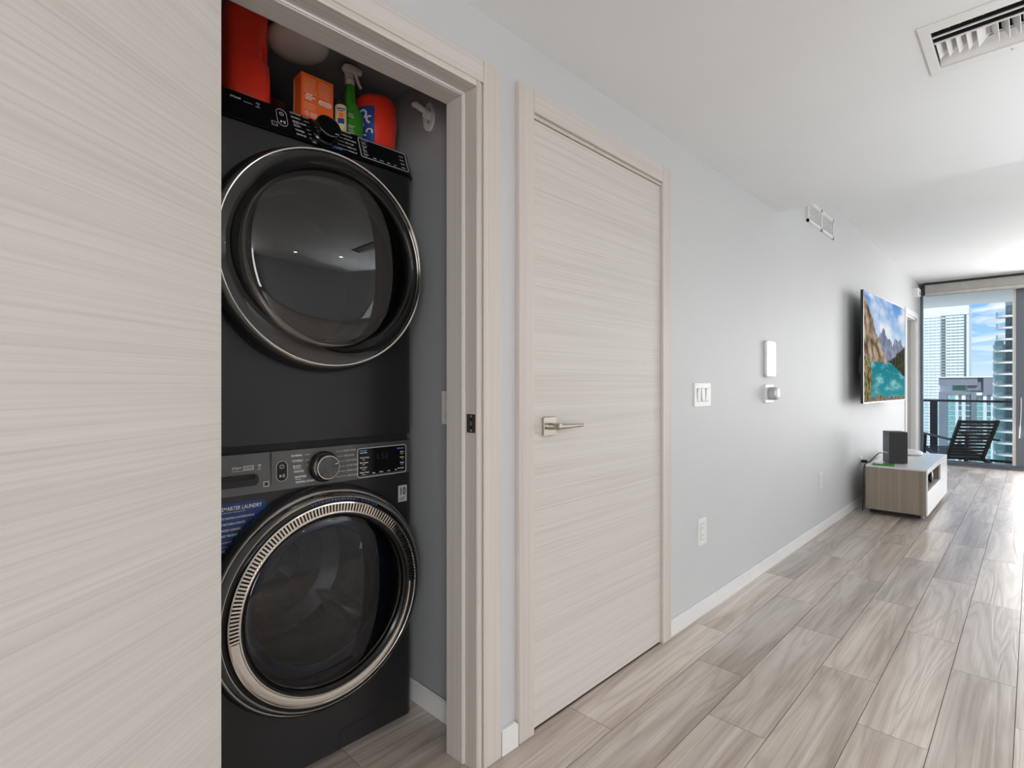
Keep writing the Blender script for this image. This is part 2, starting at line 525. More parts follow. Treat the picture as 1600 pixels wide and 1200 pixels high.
struct('ceiling_closet', B((0.33, 1.19, 1.365, 2.52, 2.345, SOF)), M['closet_wall_shaded'], 'low shade-darkened grey ceiling inside the laundry closet')
struct('wall_right', B((-2.1, 10.42, -4.42, -4.3, 0, 2.95)),
       M['wall'], 'pale grey wall across the hall')
struct('wall_rear', B((-2.1, -2.0, -4.3, 1.4, 0, SOF + .1), (-2.0, -1.6, 1.24, 1.365, 0, SOF)), M['wall'], 'pale grey wall behind the camera')

# hall ceiling (dropped soffit) with the opening of the air diffuser left free
DX0, DX1, DY0, DY1 = 2.235, 2.512, -0.95, 0.246
struct('ceiling', B((-2.1, DX0, -4.3, WY, SOF, 2.95), (DX1, 3.855, -4.3, WY, SOF, 2.95), (DX0, DX1, DY1, WY, SOF, 2.95), (DX0, DX1, -4.3, DY0, SOF, 2.95),
                   (DX0, DX1, DY0, DY1, 2.56, 2.95), (-2.1, 3.855, 1.24, 2.6, SOF, 2.95)),
       M['ceiling'], 'dropped off-white hall ceiling')
struct('ceiling_living', B((3.855, 10.42, -4.4, WY, CEI, 2.95)), M['ceiling'], 'higher white ceiling of the living room')

# ------------------------------------------------------------------ floor of plank tiles
floor = struct('floor', B((-2.1, 10.42, -4.4, 2.52, -0.20, -0.006)), M['grout'], 'wood-look plank floor in mixed greige tones')
def plank_mesh(L, W):
    bm = bmesh.new()
    a = 0.0011
    box(bm, a, L - a, a, W - a, -0.012, 0.0)
    bmesh.ops.recalc_face_normals(bm, faces=bm.faces[:])
    me = bpy.data.meshes.new('plank'); bm.to_mesh(me); bm.free(); me.materials.append(M['floor'])
    return me
pm_cache = {}
def lay(x0, x1, y0, W=0.2):
    k = (round(x1 - x0, 3), round(W, 3))
    if k not in pm_cache: pm_cache[k] = plank_mesh(*k)
    o = bpy.data.objects.new('plank', pm_cache[k]); o.location = (x0, y0, 0); o.parent = floor
    COL.objects.link(o)
OFF = (0.565, 0.23, 0.887, 0.555, 0.205, 0.905)
for k in range(10):
    y0 = 1.245 - 0.2 * (k + 1)
    W = 0.2 if k else 0.193
    xs = [-0.6] + [OFF[k % 6] + i * 0.999 for i in range(0, 10)] + [10.27]
    xs = [x for x in xs if x <= 10.27]
    for a_, b_ in zip(xs[:-1], xs[1:]):
        if b_ - a_ > 0.03: lay(a_, b_, y0, W)
for k in range(2):
    for a_, b_ in ((0.335, 0.62 + 0.24 * k), (0.62 + 0.24 * k, 1.188)):
        lay(a_, b_, 1.245 + 0.2 * k)
bm = bmesh.new()                                   # the rest of the room, behind and beside the camera
for r_ in range(18):
    y0 = -0.755 - 0.2 * (r_ + 1)
    x0 = -2.0 + (r_ % 3) / 3
    while x0 < 10.2:
        box(bm, x0 + .001, min(x0 + .998, 10.27), max(y0 + .001, -4.29), y0 + .199, -0.012, 0.0)
        x0 += 0.999
for r_ in range(12):
    box(bm, -2.0, -0.602, -0.755 + 0.2 * r_ - .2 + .001 + .2, -0.755 + 0.2 * r_ + .199, -0.012, 0.0) if -0.755 + 0.2 * r_ + .199 < 1.24 else None
for r_ in range(4):
    box(bm, 0.335, 1.188, 1.645 + .2 * r_ + .001, 1.645 + .2 * r_ + .199, -0.012, 0.0)
obj('plank_field', bm, M['floor'], floor, kind='stuff')

# ------------------------------------------------------------------ baseboards
BB = [('baseboard_left', (2.330, 8.86, 1.227, WY, 0, 0.075)), ('baseboard_between', (1.203, 1.277, 1.221, WY, 0, 0.078)),
      ('baseboard_closet', (1.178, 1.19, 1.367, 2.5, 0, 0.078)), ('baseboard_far', (9.93, 10.25, 1.227, WY, 0, 0.075))]
LB = ['white baseboard along the long hall wall', 'short white baseboard between the two door frames', 'white baseboard inside the laundry closet', 'short white baseboard by the window']
for (nm, b_), lb in zip(BB, LB):
    bm = B(b_)
    es = [ed for ed in bm.edges if all(v.co.z > 0.05 for v in ed.verts)]
    bmesh.ops.bevel(bm, geom=es, offset=0.004, segments=2, affect='EDGES')
    struct(nm, bm, M['white'], lb)

# ------------------------------------------------------------------ laundry closet: frame (door_1) and opened leaf
fr = struct('door_1', B((1.100, 1.112, 1.225, 1.366, 0, 2.142)), M['oak_v'], 'bleached oak frame of the laundry closet with its leaf swung open')
CF = 1.2205
obj('casing_leg', B((1.122, 1.198, CF, WY, 0, 2.209), bev=0.0025), M['oak_v'], fr)
obj('casing_leg', B((0.262, 0.336, CF + .008, WY, 0, 2.209), bev=0.0025), M['oak_v'], fr)
obj('casing_head', B((0.337, 1.1205, CF, WY, 2.140, 2.209), bev=0.0025), M['oak_h'], fr)
obj('jamb', B((1.0965, 1.118, 1.226, 1.283, 0, 2.138), bev=0.0015), M['oak_v'], fr)
obj('jamb', B((0.345, 0.357, 1.226, 1.366, 0, 2.142)), M['oak_v'], fr)
obj('head_jamb', B((0.357, 1.0965, 1.226, 1.283, 2.122, 2.142), bev=0.0015), M['oak_h'], fr)
obj('stop_strip', B((1.089, 1.110, 1.288, 1.366, 0, 2.130), bev=0.0015), M['oak_v'], fr)
obj('head_stop', B((0.357, 1.089, 1.288, 1.366, 2.114, 2.142), bev=0.0015), M['oak_h'], fr)
obj('seal_strip', B((1.092, 1.0975, 1.283, 1.288, 0.002, 2.122)), M['white'], fr, label='thin pale seal in the frame groove')
obj('seal_strip', B((0.357, 1.092, 1.283, 1.288, 2.1165, 2.1225)), M['white'], fr, label='thin pale seal in the frame groove')
# strike plate
SM = Matrix(((0, 0, -1, 1.0965), (1, 0, 0, 1.252), (0, 1, 0, 1.079), (0, 0, 0, 1)))   # local x -> +Y, y -> up, z -> -X
bm = bmesh.new(); frame_ring(bm, rrect(0.040, 0.058, 0.003), rrect(0.016, 0.030, 0.003), SM, 0.0, 0.0015)
sp = obj('strike_plate', bm, M['bronze'], fr, label='dark bronze strike plate on the jamb')
bm = bmesh.new(); prism(bm, rrect(0.016, 0.030, 0.003), SM, -0.001, 0.0004)
obj('latch_hole', bm, M['ink_black'], sp)
bm = bmesh.new(); prism(bm, rrect(0.011, 0.014, 0.003), SM, 0.0, 0.0016)
obj('latch_tab', bm, M['nickel'], sp)
for s_ in (-1, 1):
    bm = bmesh.new(); lathe(bm, [(0, .0024), (.003, .0022), (.004, .001)], SM @ Matrix.Translation((0, s_ * .0225, 0)), 12)
    obj('screw', bm, M['nickel'], sp)

# opened leaf, hinged at the left jamb and swung 142 degrees
hinge = (0.3575, 1.1725, 0)
lf = thing('closet_door_leaf', 'large bleached oak closet door swung open at the left, with crosswise grain', 'door', hinge, math.radians(180 + 37.6))
ROOT[lf.name] = Matrix.Translation(hinge) @ Matrix.Rotation(math.radians(180 + 37.6), 4, 'Z')
obj('panel', B((0.0, 0.755, -0.042, 0.0, 0.008, 2.112), bev=0.0012), M['oak_h'], lf, world=False)
for hz in (0.25, 1.05, 1.88):
    bm = bmesh.new(); lathe(bm, [(0, -.045), (.006, -.045), (.006, .045), (0, .045)], Matrix.Translation((-0.004, -0.048, hz)), 12)
    obj('hinge', bm, M['nickel'], lf, world=False, smooth=True)

# ------------------------------------------------------------------ closed hall door (door_2)
d2 = struct('door_2', B((1.358, 1.366, 1.232, 1.366, 0, 2.135), (2.248, 2.258, 1.232, 1.366, 0, 2.135), (1.358, 2.258, 1.232, 1.366, 2.122, 2.135)), M['oak_v'],
            'closed bleached oak hall door with satin lever handle')
obj('casing_leg', B((1.282, 1.356, CF, WY, 0, 2.213), bev=0.0025), M['oak_v'], d2)
obj('casing_leg', B((2.247, 2.322, CF, WY, 0, 2.213), bev=0.0025), M['oak_v'], d2)
obj('casing_head', B((1.3575, 2.2455, CF, WY, 2.137, 2.213), bev=0.0025), M['oak_h'], d2)
obj('leaf', B((1.3685, 2.2455, 1.236, 1.276, 0.008, 2.119), bev=0.001), M['oak_h'], d2)
obj('gap_shade_sheet', B((1.358, 2.258, 1.278, 1.30, 0, 2.122)), M['black_matte'], d2, label='black sheet behind the leaf for the shade in its gaps')  # black sheet put in so the gaps round the leaf read as shaded
hd = thing('lever_handle', 'satin nickel lever handle on square rose of the hall door', 'handle', (1.446, 1.236, 1.052))
H0 = FM(1.446, 1.236, 1.052)
bm = bmesh.new(); prism(bm, rrect(0.066, 0.066, 0.003), H0, 0, 0.011, 0.002)
obj('rose', bm, M['nickel'], hd)
bm = bmesh.new(); lathe(bm, [(0, .010), (.0125, .010), (.0115, .036), (.0125, .050), (.011, .058), (0, .060)], H0, 24)
obj('neck', bm, M['nickel'], hd, smooth=True)
bm = bmesh.new()
tube(bm, [H0 @ Vector(p) for p in ((-.012, 0, .050), (0.03, 0.0, .050), (0.06, -.001, .049), (0.10, -.001, .048), (0.142, -.001, .047))], [.0105, .0108, .0085, .0068, .0064], 14)
obj('lever', bm, M['nickel'], hd, smooth=True)
bm = bmesh.new(); prism(bm, rrect(.004, .06, .001), FM(1.3655, 1.2355, 1.052), 0, 0.0022)
obj('latch_edge', bm, M['bronze'], hd)

# ------------------------------------------------------------------ far grey door (door_3)
d3 = struct('door_3', B((8.93, 8.96, 1.24, 1.365, 0, 2.175), (9.81, 9.84, 1.24, 1.365, 0, 2.175), (8.93, 9.84, 1.24, 1.365, 2.145, 2.175)), M['white'],
            'grey door in a white frame beyond the television')
obj('casing_leg', B((8.855, 8.93, 1.222, WY, 0, 2.25), bev=.002), M['white'], d3)
obj('casing_leg', B((9.84, 9.915, 1.222, WY, 0, 2.25), bev=.002), M['white'], d3)
obj('casing_head', B((8.93, 9.84, 1.222, WY, 2.175, 2.25), bev=.002), M['white'], d3)
obj('leaf', B((8.96, 9.81, 1.300, 1.34, 0.008, 2.145)), M['door_grey'], d3)
bm = bmesh.new(); prism(bm, rrect(.06, .07, .006), FM(9.07, 1.300, 1.76), 0, .02, .003)
obj('lock_box', bm, M['black_matte'], d3)

# ------------------------------------------------------------------ window wall
WX = 10.30
w1 = struct('window_1', B((WX - .04, WX + .08, -4.3, WY, 0.0, 0.060), (WX - .03, WX + .07, -4.3, WY, 2.66, CEI)), M['frame_grey'],
            'floor-to-ceiling window with grey frame to the balcony')
obj('mullion', B((WX - .05, WX + .07, -0.06, 0.165, 0.06, 2.66), bev=.006), M['frame_grey'], w1)
obj('mullion', B((WX - .03, WX + .07, 1.212, 1.238, 0.06, 2.66)), M['frame_grey'], w1)
obj('mullion', B((WX - .03, WX + .07, -1.75, -1.63, 0.06, 2.66)), M['frame_grey'], w1)
obj('mullion', B((WX - .03, WX + .07, -3.2, -3.08, 0.06, 2.66)), M['frame_grey'], w1)
obj('sill_track', B((WX - .085, WX - .041, -4.3, WY, 0.0, 0.022), bev=.004), M['frame_grey'], w1)
obj('sash_strip', B((WX - .028, WX + .02, 0.166, 0.205, 0.062, 2.655)), M['white_plastic'], w1, label='pale strip beside the grey mullion')
for y0, y1 in ((0.206, 1.211), (-1.629, -0.061), (-3.079, -1.751), (-4.29, -3.201)):
    obj('pane', B((WX + .015, WX + .025, y0, y1, 0.061, 2.659)), M['pane'], w1)
# roller shade along the head of the window
sh = thing('roller_shade', 'grey roller shade cassette across the top of the window', 'blind', (10.15, 0.0, 2.6))
obj('cassette', B((10.12, 10.22, -4.2, 1.17, 2.585, 2.705), bev=.006), M['shade'], sh)
obj('shade_cloth', B((10.155, 10.158, -4.15, 1.15, 2.545, 2.59)), M['shade_cloth'], sh)
obj('bottom_bar', B((10.148, 10.166, -4.15, 1.15, 2.53, 2.547), bev=.003), M['shade'], sh)
obj('fascia_strip', B((10.112, 10.121, -4.2, 1.17, 2.7055, 2.733)), M['rail_dark'], sh, label='dark top edge of the cassette')
obj('bracket', B((10.105, 10.23, 1.171, 1.192, 2.55, 2.725), bev=.003), M['rail_dark'], sh)
bm = bmesh.new(); tube(bm, smooth_path([(10.20, 0.115, 1.02), (10.195, 0.117, 0.80), (10.185, 0.13, 0.52), (10.18, 0.135, 0.46)]), [.006] * 18 + [.01], 8)
solo('shade_wand', bm, M['white_plastic'], 'thin white control wand hanging on the grey mullion', 'blind wand', smooth=True)

# ------------------------------------------------------------------ balcony
struct('balcony_floor', B((10.42, 12.75, -4.4, 3.2, -0.42, -0.20)), M['deck'], 'grey balcony floor')
struct('balcony_ceiling', B((10.42, 12.85, -4.4, 3.2, 2.665, 2.95)), M['slab'], 'white balcony slab overhead')
br = thing('balcony_railing', 'dark balcony railing with glass panes', 'railing', (12.6, 0, -0.2))
obj('top_rail', B((12.56, 12.64, -4.4, 3.2, 0.885, 0.925), bev=.004), M['rail_dark'], br)
obj('bottom_rail', B((12.58, 12.62, -4.4, 3.2, -0.16, -0.115), bev=.003), M['rail_dark'], br)
for y in (1.32, -1.0, -3.2):
    obj('post', B((12.57, 12.63, y - .055, y + .055, -0.2, 0.885), bev=.003), M['rail_dark'], br)
for y0, y1 in ((1.40, 3.1), (-0.94, 1.26), (-3.1, -1.06)):
    obj('glass_pane', B((12.595, 12.605, y0, y1, -0.112, 0.883)), M['rail_glass'], br)

# deck chair: local +x is the way it faces
dc = thing('deck_chair', 'dark slatted reclining wooden deck chair on the balcony', 'chair', (11.405, 0.808, -0.2), math.radians(34.9))
ROOT[dc.name] = Matrix.Identity(4)
def bar(p, q, w, h, up=(0, 0, 1)):
    """square bar between two local points"""
    p, q = Vector(p), Vector(q); t = (q - p).normalized(); u = Vector(up)
    u = (u - t * u.dot(t)).normalized(); s_ = t.cross(u)
    mtx = Matrix(((t.x, s_.x, u.x, p.x), (t.y, s_.y, u.y, p.y), (t.z, s_.z, u.z, p.z), (0, 0, 0, 1)))
    bm = bmesh.new(); box(bm, 0, (q - p).length, -w / 2, w / 2, -h / 2, h / 2, mtx, bev=.003)
    return bm
bb, bt = Vector((0, 0, 0.17)), Vector((-0.355, 0, 0.838))
for s_ in (-1, 1):
    o_ = Vector((0, s_ * .262, 0))
    obj('back_stile', bar(bb + o_, bt + o_, .05, .035), M['dark_wood'], dc, world=False)
    obj('side_rail', bar((0.66, s_ * .305, 0.36), (-0.44, s_ * .305, 0.035), .035, .06), M['dark_wood'], dc, world=False)
    obj('arm', bar((-0.26, s_ * .325, 0.52), (0.55, s_ * .325, 0.56), .07, .025), M['dark_wood'], dc, world=False)
    obj('arm_post', bar((0.50, s_ * .325, 0.0), (0.46, s_ * .325, 0.545), .05, .035, (1, 0, 0)), M['dark_wood'], dc, world=False)
obj('cross_bar', bar((-0.20, -.288, 0.085), (-0.20, .288, 0.085), .03, .05), M['dark_wood'], dc, world=False)
nrm = Vector((bt.z - bb.z, 0, -(bt.x - bb.x))).normalized()
for k in range(12):
    c = bb.lerp(bt, (k + 0.5) / 12)
    obj('back_slat', bar(c + Vector((0, -.238, 0)), c + Vector((0, .238, 0)), .040 if k < 11 else .055, .016, nrm), M['dark_wood'], dc, world=False)
for k in range(8):
    c = Vector((0.02 + k * 0.085, 0, 0.185 + k * 0.019))
    obj('seat_slat', bar(c + Vector((0, -.30, 0)), c + Vector((0, .30, 0)), .06, .016), M['dark_wood'], dc, world=False)

# ------------------------------------------------------------------ city beyond the balcony
struct('ground_outside', B((300, 3500, -1500, 1500, -92, -90)), M['city'], 'distant city ground far below')
tw = thing('glass_tower', 'tall pale glass tower left in the window view', 'building', (850, 80, -90))
obj('core', B((831, 872, 56.4, 125, -90, 86.0)), M['tower_glass'], tw)
obj('corner_fin', B((829.5, 871, 54.2, 56.4, -90, 84.5)), M['tower_pale'], tw)
obj('dark_strip', B((830.4, 831, 56.4, 58.6, -90, 84.0)), M['tower_dark'], tw, label='dark vertical strip near the corner')  # thin dark glazed strip along the corner
obj('crown', B((829, 873, 54.2, 126, 85.0, 95.5)), M['tower_pale'], tw, label='pale windowless crown')
obj('side_wing', B((815, 831, 79.2, 125, -90, 84.0)), M['tower_glass'], tw)
bm = bmesh.new()
for k in range(48):
    z = 82.0 - 3.6 * k
    box(bm, 829.6, 831, 58.6, 75.6, z, z + 2.1)
    box(bm, 814.4, 815.2, 79.2, 125, z, z + 2.0)
obj('floor_bands', bm, M['tower_pale'], tw, kind='stuff')
bm = bmesh.new()
for y in (62.5, 66.7, 70.9, 75.3):
    box(bm, 829.2, 831, y - .25, y + .25, -90, 85)
for y in (83, 87, 91, 95, 99, 103, 107, 111):
    box(bm, 814.0, 815, y - .25, y + .25, -90, 84)
obj('mullion_lines', bm, M['tower_pale'], tw, kind='stuff')
bm = bmesh.new()
for k in range(48):
    z = 79.0 - 3.6 * k
    box(bm, 830.0, 830.9, 75.8, 79.1, z, z + 1.9)
obj('recess_windows', bm, M['tower_dark'], tw, kind='stuff', label='dark stacked recesses between the two faces')

mb = thing('apartment_block', 'white and grey mid-rise apartment block with teal windows below the tower', 'building', (415, 25, -90))
obj('wall', B((400, 430, 6, 39.5, -90, -3.2)), M['bld_white'], mb)
obj('roof_storey', B((404, 430, 6, 39.5, -3.2, 0.8)), M['bld_white'], mb)
obj('roof_volume', B((399, 425, 22.3, 39.5, 0.8, 5.2)), M['bld_grey'], mb)
obj('roof_volume', B((401, 425, 19.9, 26.8, -2.0, 5.0)), M['bld_grey'], mb)
obj('roof_volume', B((398.5, 425, 8, 19.8, -4.2, 5.2)), M['bld_grey'], mb)
obj('roof_slab', B((398, 426, 6, 39.5, 5.2, 5.8)), M['bld_white'], mb)
obj('penthouse_glazing', B((403.6, 404, 28.1, 33.6, -2.2, 0.7)), M['bld_green'], mb)
obj('parapet', B((399.4, 400.5, 23, 39.5, -4.6, -2.9)), M['bld_grey'], mb)
obj('pier', B((398.8, 400.4, 22.9, 25.1, -90, -3.2)), M['bld_grey'], mb, label='grey pier')
obj('pier', B((398.8, 400.4, 35.6, 39.5, -90, -4.6)), M['bld_grey'], mb, label='grey pier')
def shared(bm, mat, name):
    bmesh.ops.recalc_face_normals(bm, faces=bm.faces[:])
    me = bpy.data.meshes.new(name); bm.to_mesh(me); bm.free()
    for m_ in (mat if isinstance(mat, (list, tuple)) else [mat]): me.materials.append(m_)
    return me
def put(me, name, parent, loc):
    o = bpy.data.objects.new(name, me); COL.objects.link(o); o.parent = parent
    o.location = ROOT[parent.name].inverted() @ Vector(loc); return o
for y0, y1, mt_, kk in ((32.1, 35.4, 'bld_teal', 0), (29.3, 30.5, 'bld_window', 1), (25.1, 27.4, 'bld_window', 0), (20.0, 22.7, 'bld_teal', 0), (16.8, 18.3, 'bld_window', 1), (12.0, 15.3, 'bld_teal', 0)):
    bm = bmesh.new(); w_ = y1 - y0
    box(bm, 0, .3, 0.0, w_ / 2 - .12, .35, 2.75); box(bm, 0, .3, w_ / 2 + .12, w_, .35, 2.75)
    me = shared(bm, M[mt_], 'window')
    bm = bmesh.new(); box(bm, 0, .3, 0.0, w_ / 2 - .12, .35, 2.75); box(bm, 0, .3, w_ / 2 + .12, w_, .35, 2.75)
    me2 = shared(bm, M['bld_window' if mt_ != 'bld_window' else 'bld_teal'], 'window')
    for k in range(14):
        put(me if random.random() < .72 else me2, 'window', mb, (399.6, y0, -7.6 - 3.05 * k))

rt = thing('balcony_tower', 'high-rise with stacked curved balconies at the right of the window view', 'building', (190, 0, -90))
obj('wall', B((181, 200, -14, 4.9, -90, 30)), M['bld_grey'], rt)
obj('side_wing', B((181.5, 200, 4.9, 7.25, -90, 11.3)), M['balcony_pale'], rt)
bm = bmesh.new(); pts = [(0, -4.0)] + [(-2.6 * math.sin(PI * .5 * (1 - t / 8)) if True else 0, 2.2 + 1.9 * math.sin(PI * .5 * t / 8)) for t in range(9)] + [(1.0, 4.1), (1.0, -4.0)]
pts = [(-2.6, -4.0)] + [(-2.6 * math.cos(PI * .5 * t / 8), 1.6 + 2.4 * math.sin(PI * .5 * t / 8)) for t in range(9)] + [(1.2, 4.0), (1.2, -4.0)]
prism(bm, pts, Matrix.Identity(4), 0, .42); slab_me = shared(bm, M['balcony_pale'], 'balcony_slab')
bm = bmesh.new()
for (xa, ya), (xb, yb) in zip(pts[:9], pts[1:10]):
    n_ = (Vector((xb, yb, 0)) - Vector((xa, ya, 0))); L_ = n_.length; n_.normalize()
    mt_ = Matrix(((n_.x, -n_.y, 0, xa), (n_.y, n_.x, 0, ya), (0, 0, 1, 0), (0, 0, 0, 1)))
    box(bm, 0, L_, -.03, .03, .45, 1.35, mt_)
rail_me = shared(bm, M['rail_glass'], 'balcony_rail')
bm = bmesh.new(); box(bm, 0, .2, -2.0, 0.3, .5, 2.6); win_me = shared(bm, M['bld_window'], 'window')
bm = bmesh.new(); box(bm, 0, .2, 0, 1.7, .6, 2.4); wing_me = shared(bm, M['bld_teal'], 'window')
bm = bmesh.new(); box(bm, 0, .25, 0, 1.1, .55, 1.2); furn_me = shared(bm, M['tower_dark'], 'balcony_panel')
for k in range(19):
    z = 18.3 - 2.86 * k
    put(slab_me, 'balcony_slab', rt, (181.0, 2.7, z - .42))
    put(rail_me, 'balcony_rail', rt, (181.0, 2.7, z - .42))
    put(win_me, 'window', rt, (180.75, 4.3, z))
    if z < 10:
        put(wing_me, 'window', rt, (181.3, 5.2, z))
        put(furn_me, 'balcony_panel', rt, (178.6, 5.3, z - .1))

# ================================================================== washing machine and dryer
MX0, MX1, MF, MBK = 0.428, 1.128, 1.60, 2.42
CXM = 0.778
def body_mesh(z0, z1, cz, hole, side=0.032, dep=0.05):
    """cabinet with rounded front corners and a round opening in its front"""
    bm = bmesh.new()
    xa, xb = MX0 + side, MX1 - side
    hw, zt, zb = (xb - xa) / 2, z1 - cz, cz - z0
    angs = [2 * PI * k / 96 for k in range(96)] + [math.atan2(zt, hw), math.atan2(zt, -hw), math.atan2(-zb, -hw) % (2 * PI), math.atan2(-zb, hw) % (2 * PI)]
    angs = sorted(a % (2 * PI) for a in angs)
    inn, out = [], []
    for a in angs:
        c, s = math.cos(a), math.sin(a)
        k = min((hw / abs(c)) if abs(c) > 1e-9 else 9, ((zt if s > 0 else zb) / abs(s)) if abs(s) > 1e-9 else 9)
        inn.append(bm.verts.new((CXM + hole * c, MF, cz + hole * s)))
        out.append(bm.verts.new((CXM + k * c, MF, cz + k * s)))
    n = len(angs)
    for i in range(n):
        j = (i + 1) % n
        bm.faces.new((inn[i], inn[j], out[j], out[i]))
    for sgn, xe in ((-1, xa), (1, xb)):
        prof = [(xe + sgn * side * math.sin(PI / 2 * t / 8), MF + dep * (1 - math.cos(PI / 2 * t / 8))) for t in range(9)] + [(xe + sgn * side, MBK)]
        col = [(bm.verts.new((x, y, z0)), bm.verts.new((x, y, z1))) for x, y in prof]
        for A, C_ in zip(col[:-1], col[1:]): bm.faces.new((A[0], C_[0], C_[1], A[1]))
    for z in (z0, z1):
        p = [(xa - side * math.sin(PI / 2 * t / 8), MF + dep * (1 - math.cos(PI / 2 * t / 8))) for t in range(9)]
        q_ = [(xb + side * math.sin(PI / 2 * t / 8), MF + dep * (1 - math.cos(PI / 2 * t / 8))) for t in range(9)]
        bm.faces.new([bm.verts.new((x, y, z)) for x, y in p[::-1] + q_ + [(MX1, MBK), (MX0, MBK)]])
    bm.faces.new([bm.verts.new(v) for v in ((MX0, MBK, z0), (MX1, MBK, z0), (MX1, MBK, z1), (MX0, MBK, z1))])
    return bm

def front_strip(bm, z0, z1, y0f, y1f, x0=MX0, x1=MX1, side=0.05, dep=0.05):
    """control band that wraps round the rounded front corners; y0f/y1f front depth at bottom/top"""
    cols = []
    for t in range(9): cols.append((x0 + side - side * math.sin(PI / 2 * (8 - t) / 8), dep * (1 - math.cos(PI / 2 * (8 - t) / 8))))
    for t in range(9): cols.append((x1 - side + side * math.sin(PI / 2 * t / 8), dep * (1 - math.cos(PI / 2 * t / 8))))
    R_ = []
    for x, d in cols:
        R_.append([bm.verts.new(p) for p in ((x, y0f + d, z0), (x, y1f + d, z1))])
    for A, C_ in zip(R_[:-1], R_[1:]): bm.faces.new((A[0], C_[0], C_[1], A[1]))
    for i, zz in ((0, z0), (1, z1)):
        bm.faces.new([r[i] for r in R_] + [bm.verts.new((x1, 1.72, zz)), bm.verts.new((x0, 1.72, zz))])

def icon_power(bm, M4, r):
    lathe(bm, [(r, 0), (r * .74, 0)], M4, 20, PI * .68, PI * 2.32)
    box(bm, -r * .12, r * .12, r * .1, r * 1.1, -.00005, .00005, M4)

def icon_play(bm, M4, r):
    v_ = [bm.verts.new(M4 @ Vector(p)) for p in ((-r, r * .7, 0), (-r, -r * .7, 0), (-.1 * r, 0, 0))]
    bm.faces.new(v_)
    for x in (.25, .7): box(bm, x * r, (x + .25) * r, -r * .7, r * .7, -.00005, .00005, M4)

def icon_wifi(bm, M4, r):
    for k in (1.0, .62): lathe(bm, [(r * k, 0), (r * k * .8, 0)], M4, 12, PI * .25, PI * .75)
    lathe(bm, [(r * .2, 0), (0, 0)], M4, 10)

# ------------------------------------------------------------------ washer
wa = thing('washing_machine', 'graphite front-load washing machine at the bottom of the closet stack', 'washing machine', (CXM, 2.0, 0))
WZ = 0.540
obj('body', body_mesh(0.022, 0.886, WZ, 0.272), M['graphite'], wa, smooth=True, angle=30)
for x in (MX0 + .07, MX1 - .07):
    for y in (1.70, 2.35):
        bm = bmesh.new(); lathe(bm, [(0, 0), (.024, 0), (.024, .012), (.014, .016), (.014, .03), (0, .03)], Matrix.Translation((x, y, 0)), 16)
        obj('foot', bm, M['rubber'], wa)
bm = bmesh.new(); front_strip(bm, 0.888, 1.002, 1.592, 1.598)
con = obj('console', bm, M['console_grey'], wa, smooth=True, angle=30)
obj('top_lid', B((MX0 + .012, MX1 - .012, 1.63, MBK, 0.985, 1.0255)), M['black_matte'], wa, label='black set-back lid between the two machines')
CM = FM(0, 1.5945, 0)
bm = bmesh.new(); box(bm, .6185, .6205, .889, 1.001, -.004, .0015, CM)
obj('seam', bm, M['ink_black'], con)
bm = bmesh.new(); box(bm, MX0 + .05, MX1 - .05, .8845, .8885, -.004, .0015, CM)
obj('seam', bm, M['ink_black'], con)
# detergent drawer: dark finger recess with a lip
bm = bmesh.new(); prism(bm, [(x + .508, y + .928) for x, y in rrect(.152, .034, .014)], CM, -.002, .0022)
rc = obj('drawer_recess', bm, M['ink_black'], con, label='dark finger recess of the detergent drawer')
bm = bmesh.new(); prism(bm, [(x + .503, y + .936) for x, y in rrect(.142, .012, .005)], CM, 0.001, .006, .002)
obj('grip_lip', bm, M['black_gloss'], rc)
# power and start buttons
bm = bmesh.new(); prism(bm, [(x + .650, y + .943) for x, y in rrect(.031, .058, .015)], CM, 0, .002, .0006)
pb = obj('button_pad', bm, M['black_gloss'], con)
bm = bmesh.new(); frame_ring(bm, [(x + .650, y + .943) for x, y in rrect(.034, .061, .0168)], [(x + .650, y + .943) for x, y in rrect(.031, .058, .0152)], CM, 0, .0028)
obj('pad_rim', bm, M['ink_grey'], pb)
bm = bmesh.new(); icon_power(bm, CM @ Matrix.Translation((.650, .957, .0024)), .0065); icon_play(bm, CM @ Matrix.Translation((.651, .929, .0024)), .0075)
obj('icons', bm, M['ink_grey'], pb)
# dial
KM = FM(CXM, 1.593, .944)
bm = bmesh.new(); lathe(bm, [(.0475, 0), (.0475, .010), (.044, .014), (.041, .0145)], KM, 56)
obj('dial_collar', bm, M['black_gloss'], con, smooth=True)
bm = bmesh.new(); lathe(bm, [(.040, .010), (.039, .034), (.0365, .0385), (.034, .039), (.0335, .0375)], KM, 56)
kn = obj('dial', bm, M['chrome'], con, smooth=True)
bm = bmesh.new()
for k in range(24):                               # faceted radial face of the dial
    a, b_ = 2 * PI * k / 24, 2 * PI * (k + 1) / 24
    z_ = .0378 + (.0012 if k % 2 else 0)
    v_ = [bm.verts.new(KM @ Vector(p)) for p in ((0, 0, .0385), (.0338 * math.cos(a), .0338 * math.sin(a), .0375 + (.0010 if k % 2 else 0)), (.0338 * math.cos(b_), .0338 * math.sin(b_), .0375 + (0 if k % 2 else .0010)))]
    bm.faces.new(v_)
obj('dial_face', bm, M['dial_face'], kn)
bm = bmesh.new(); box(bm, .024, .032, -.001, .001, .0384, .0394, KM @ Matrix.Rotation(.35, 4, 'Z'))
obj('dial_mark', bm, M['ink_white'], kn)
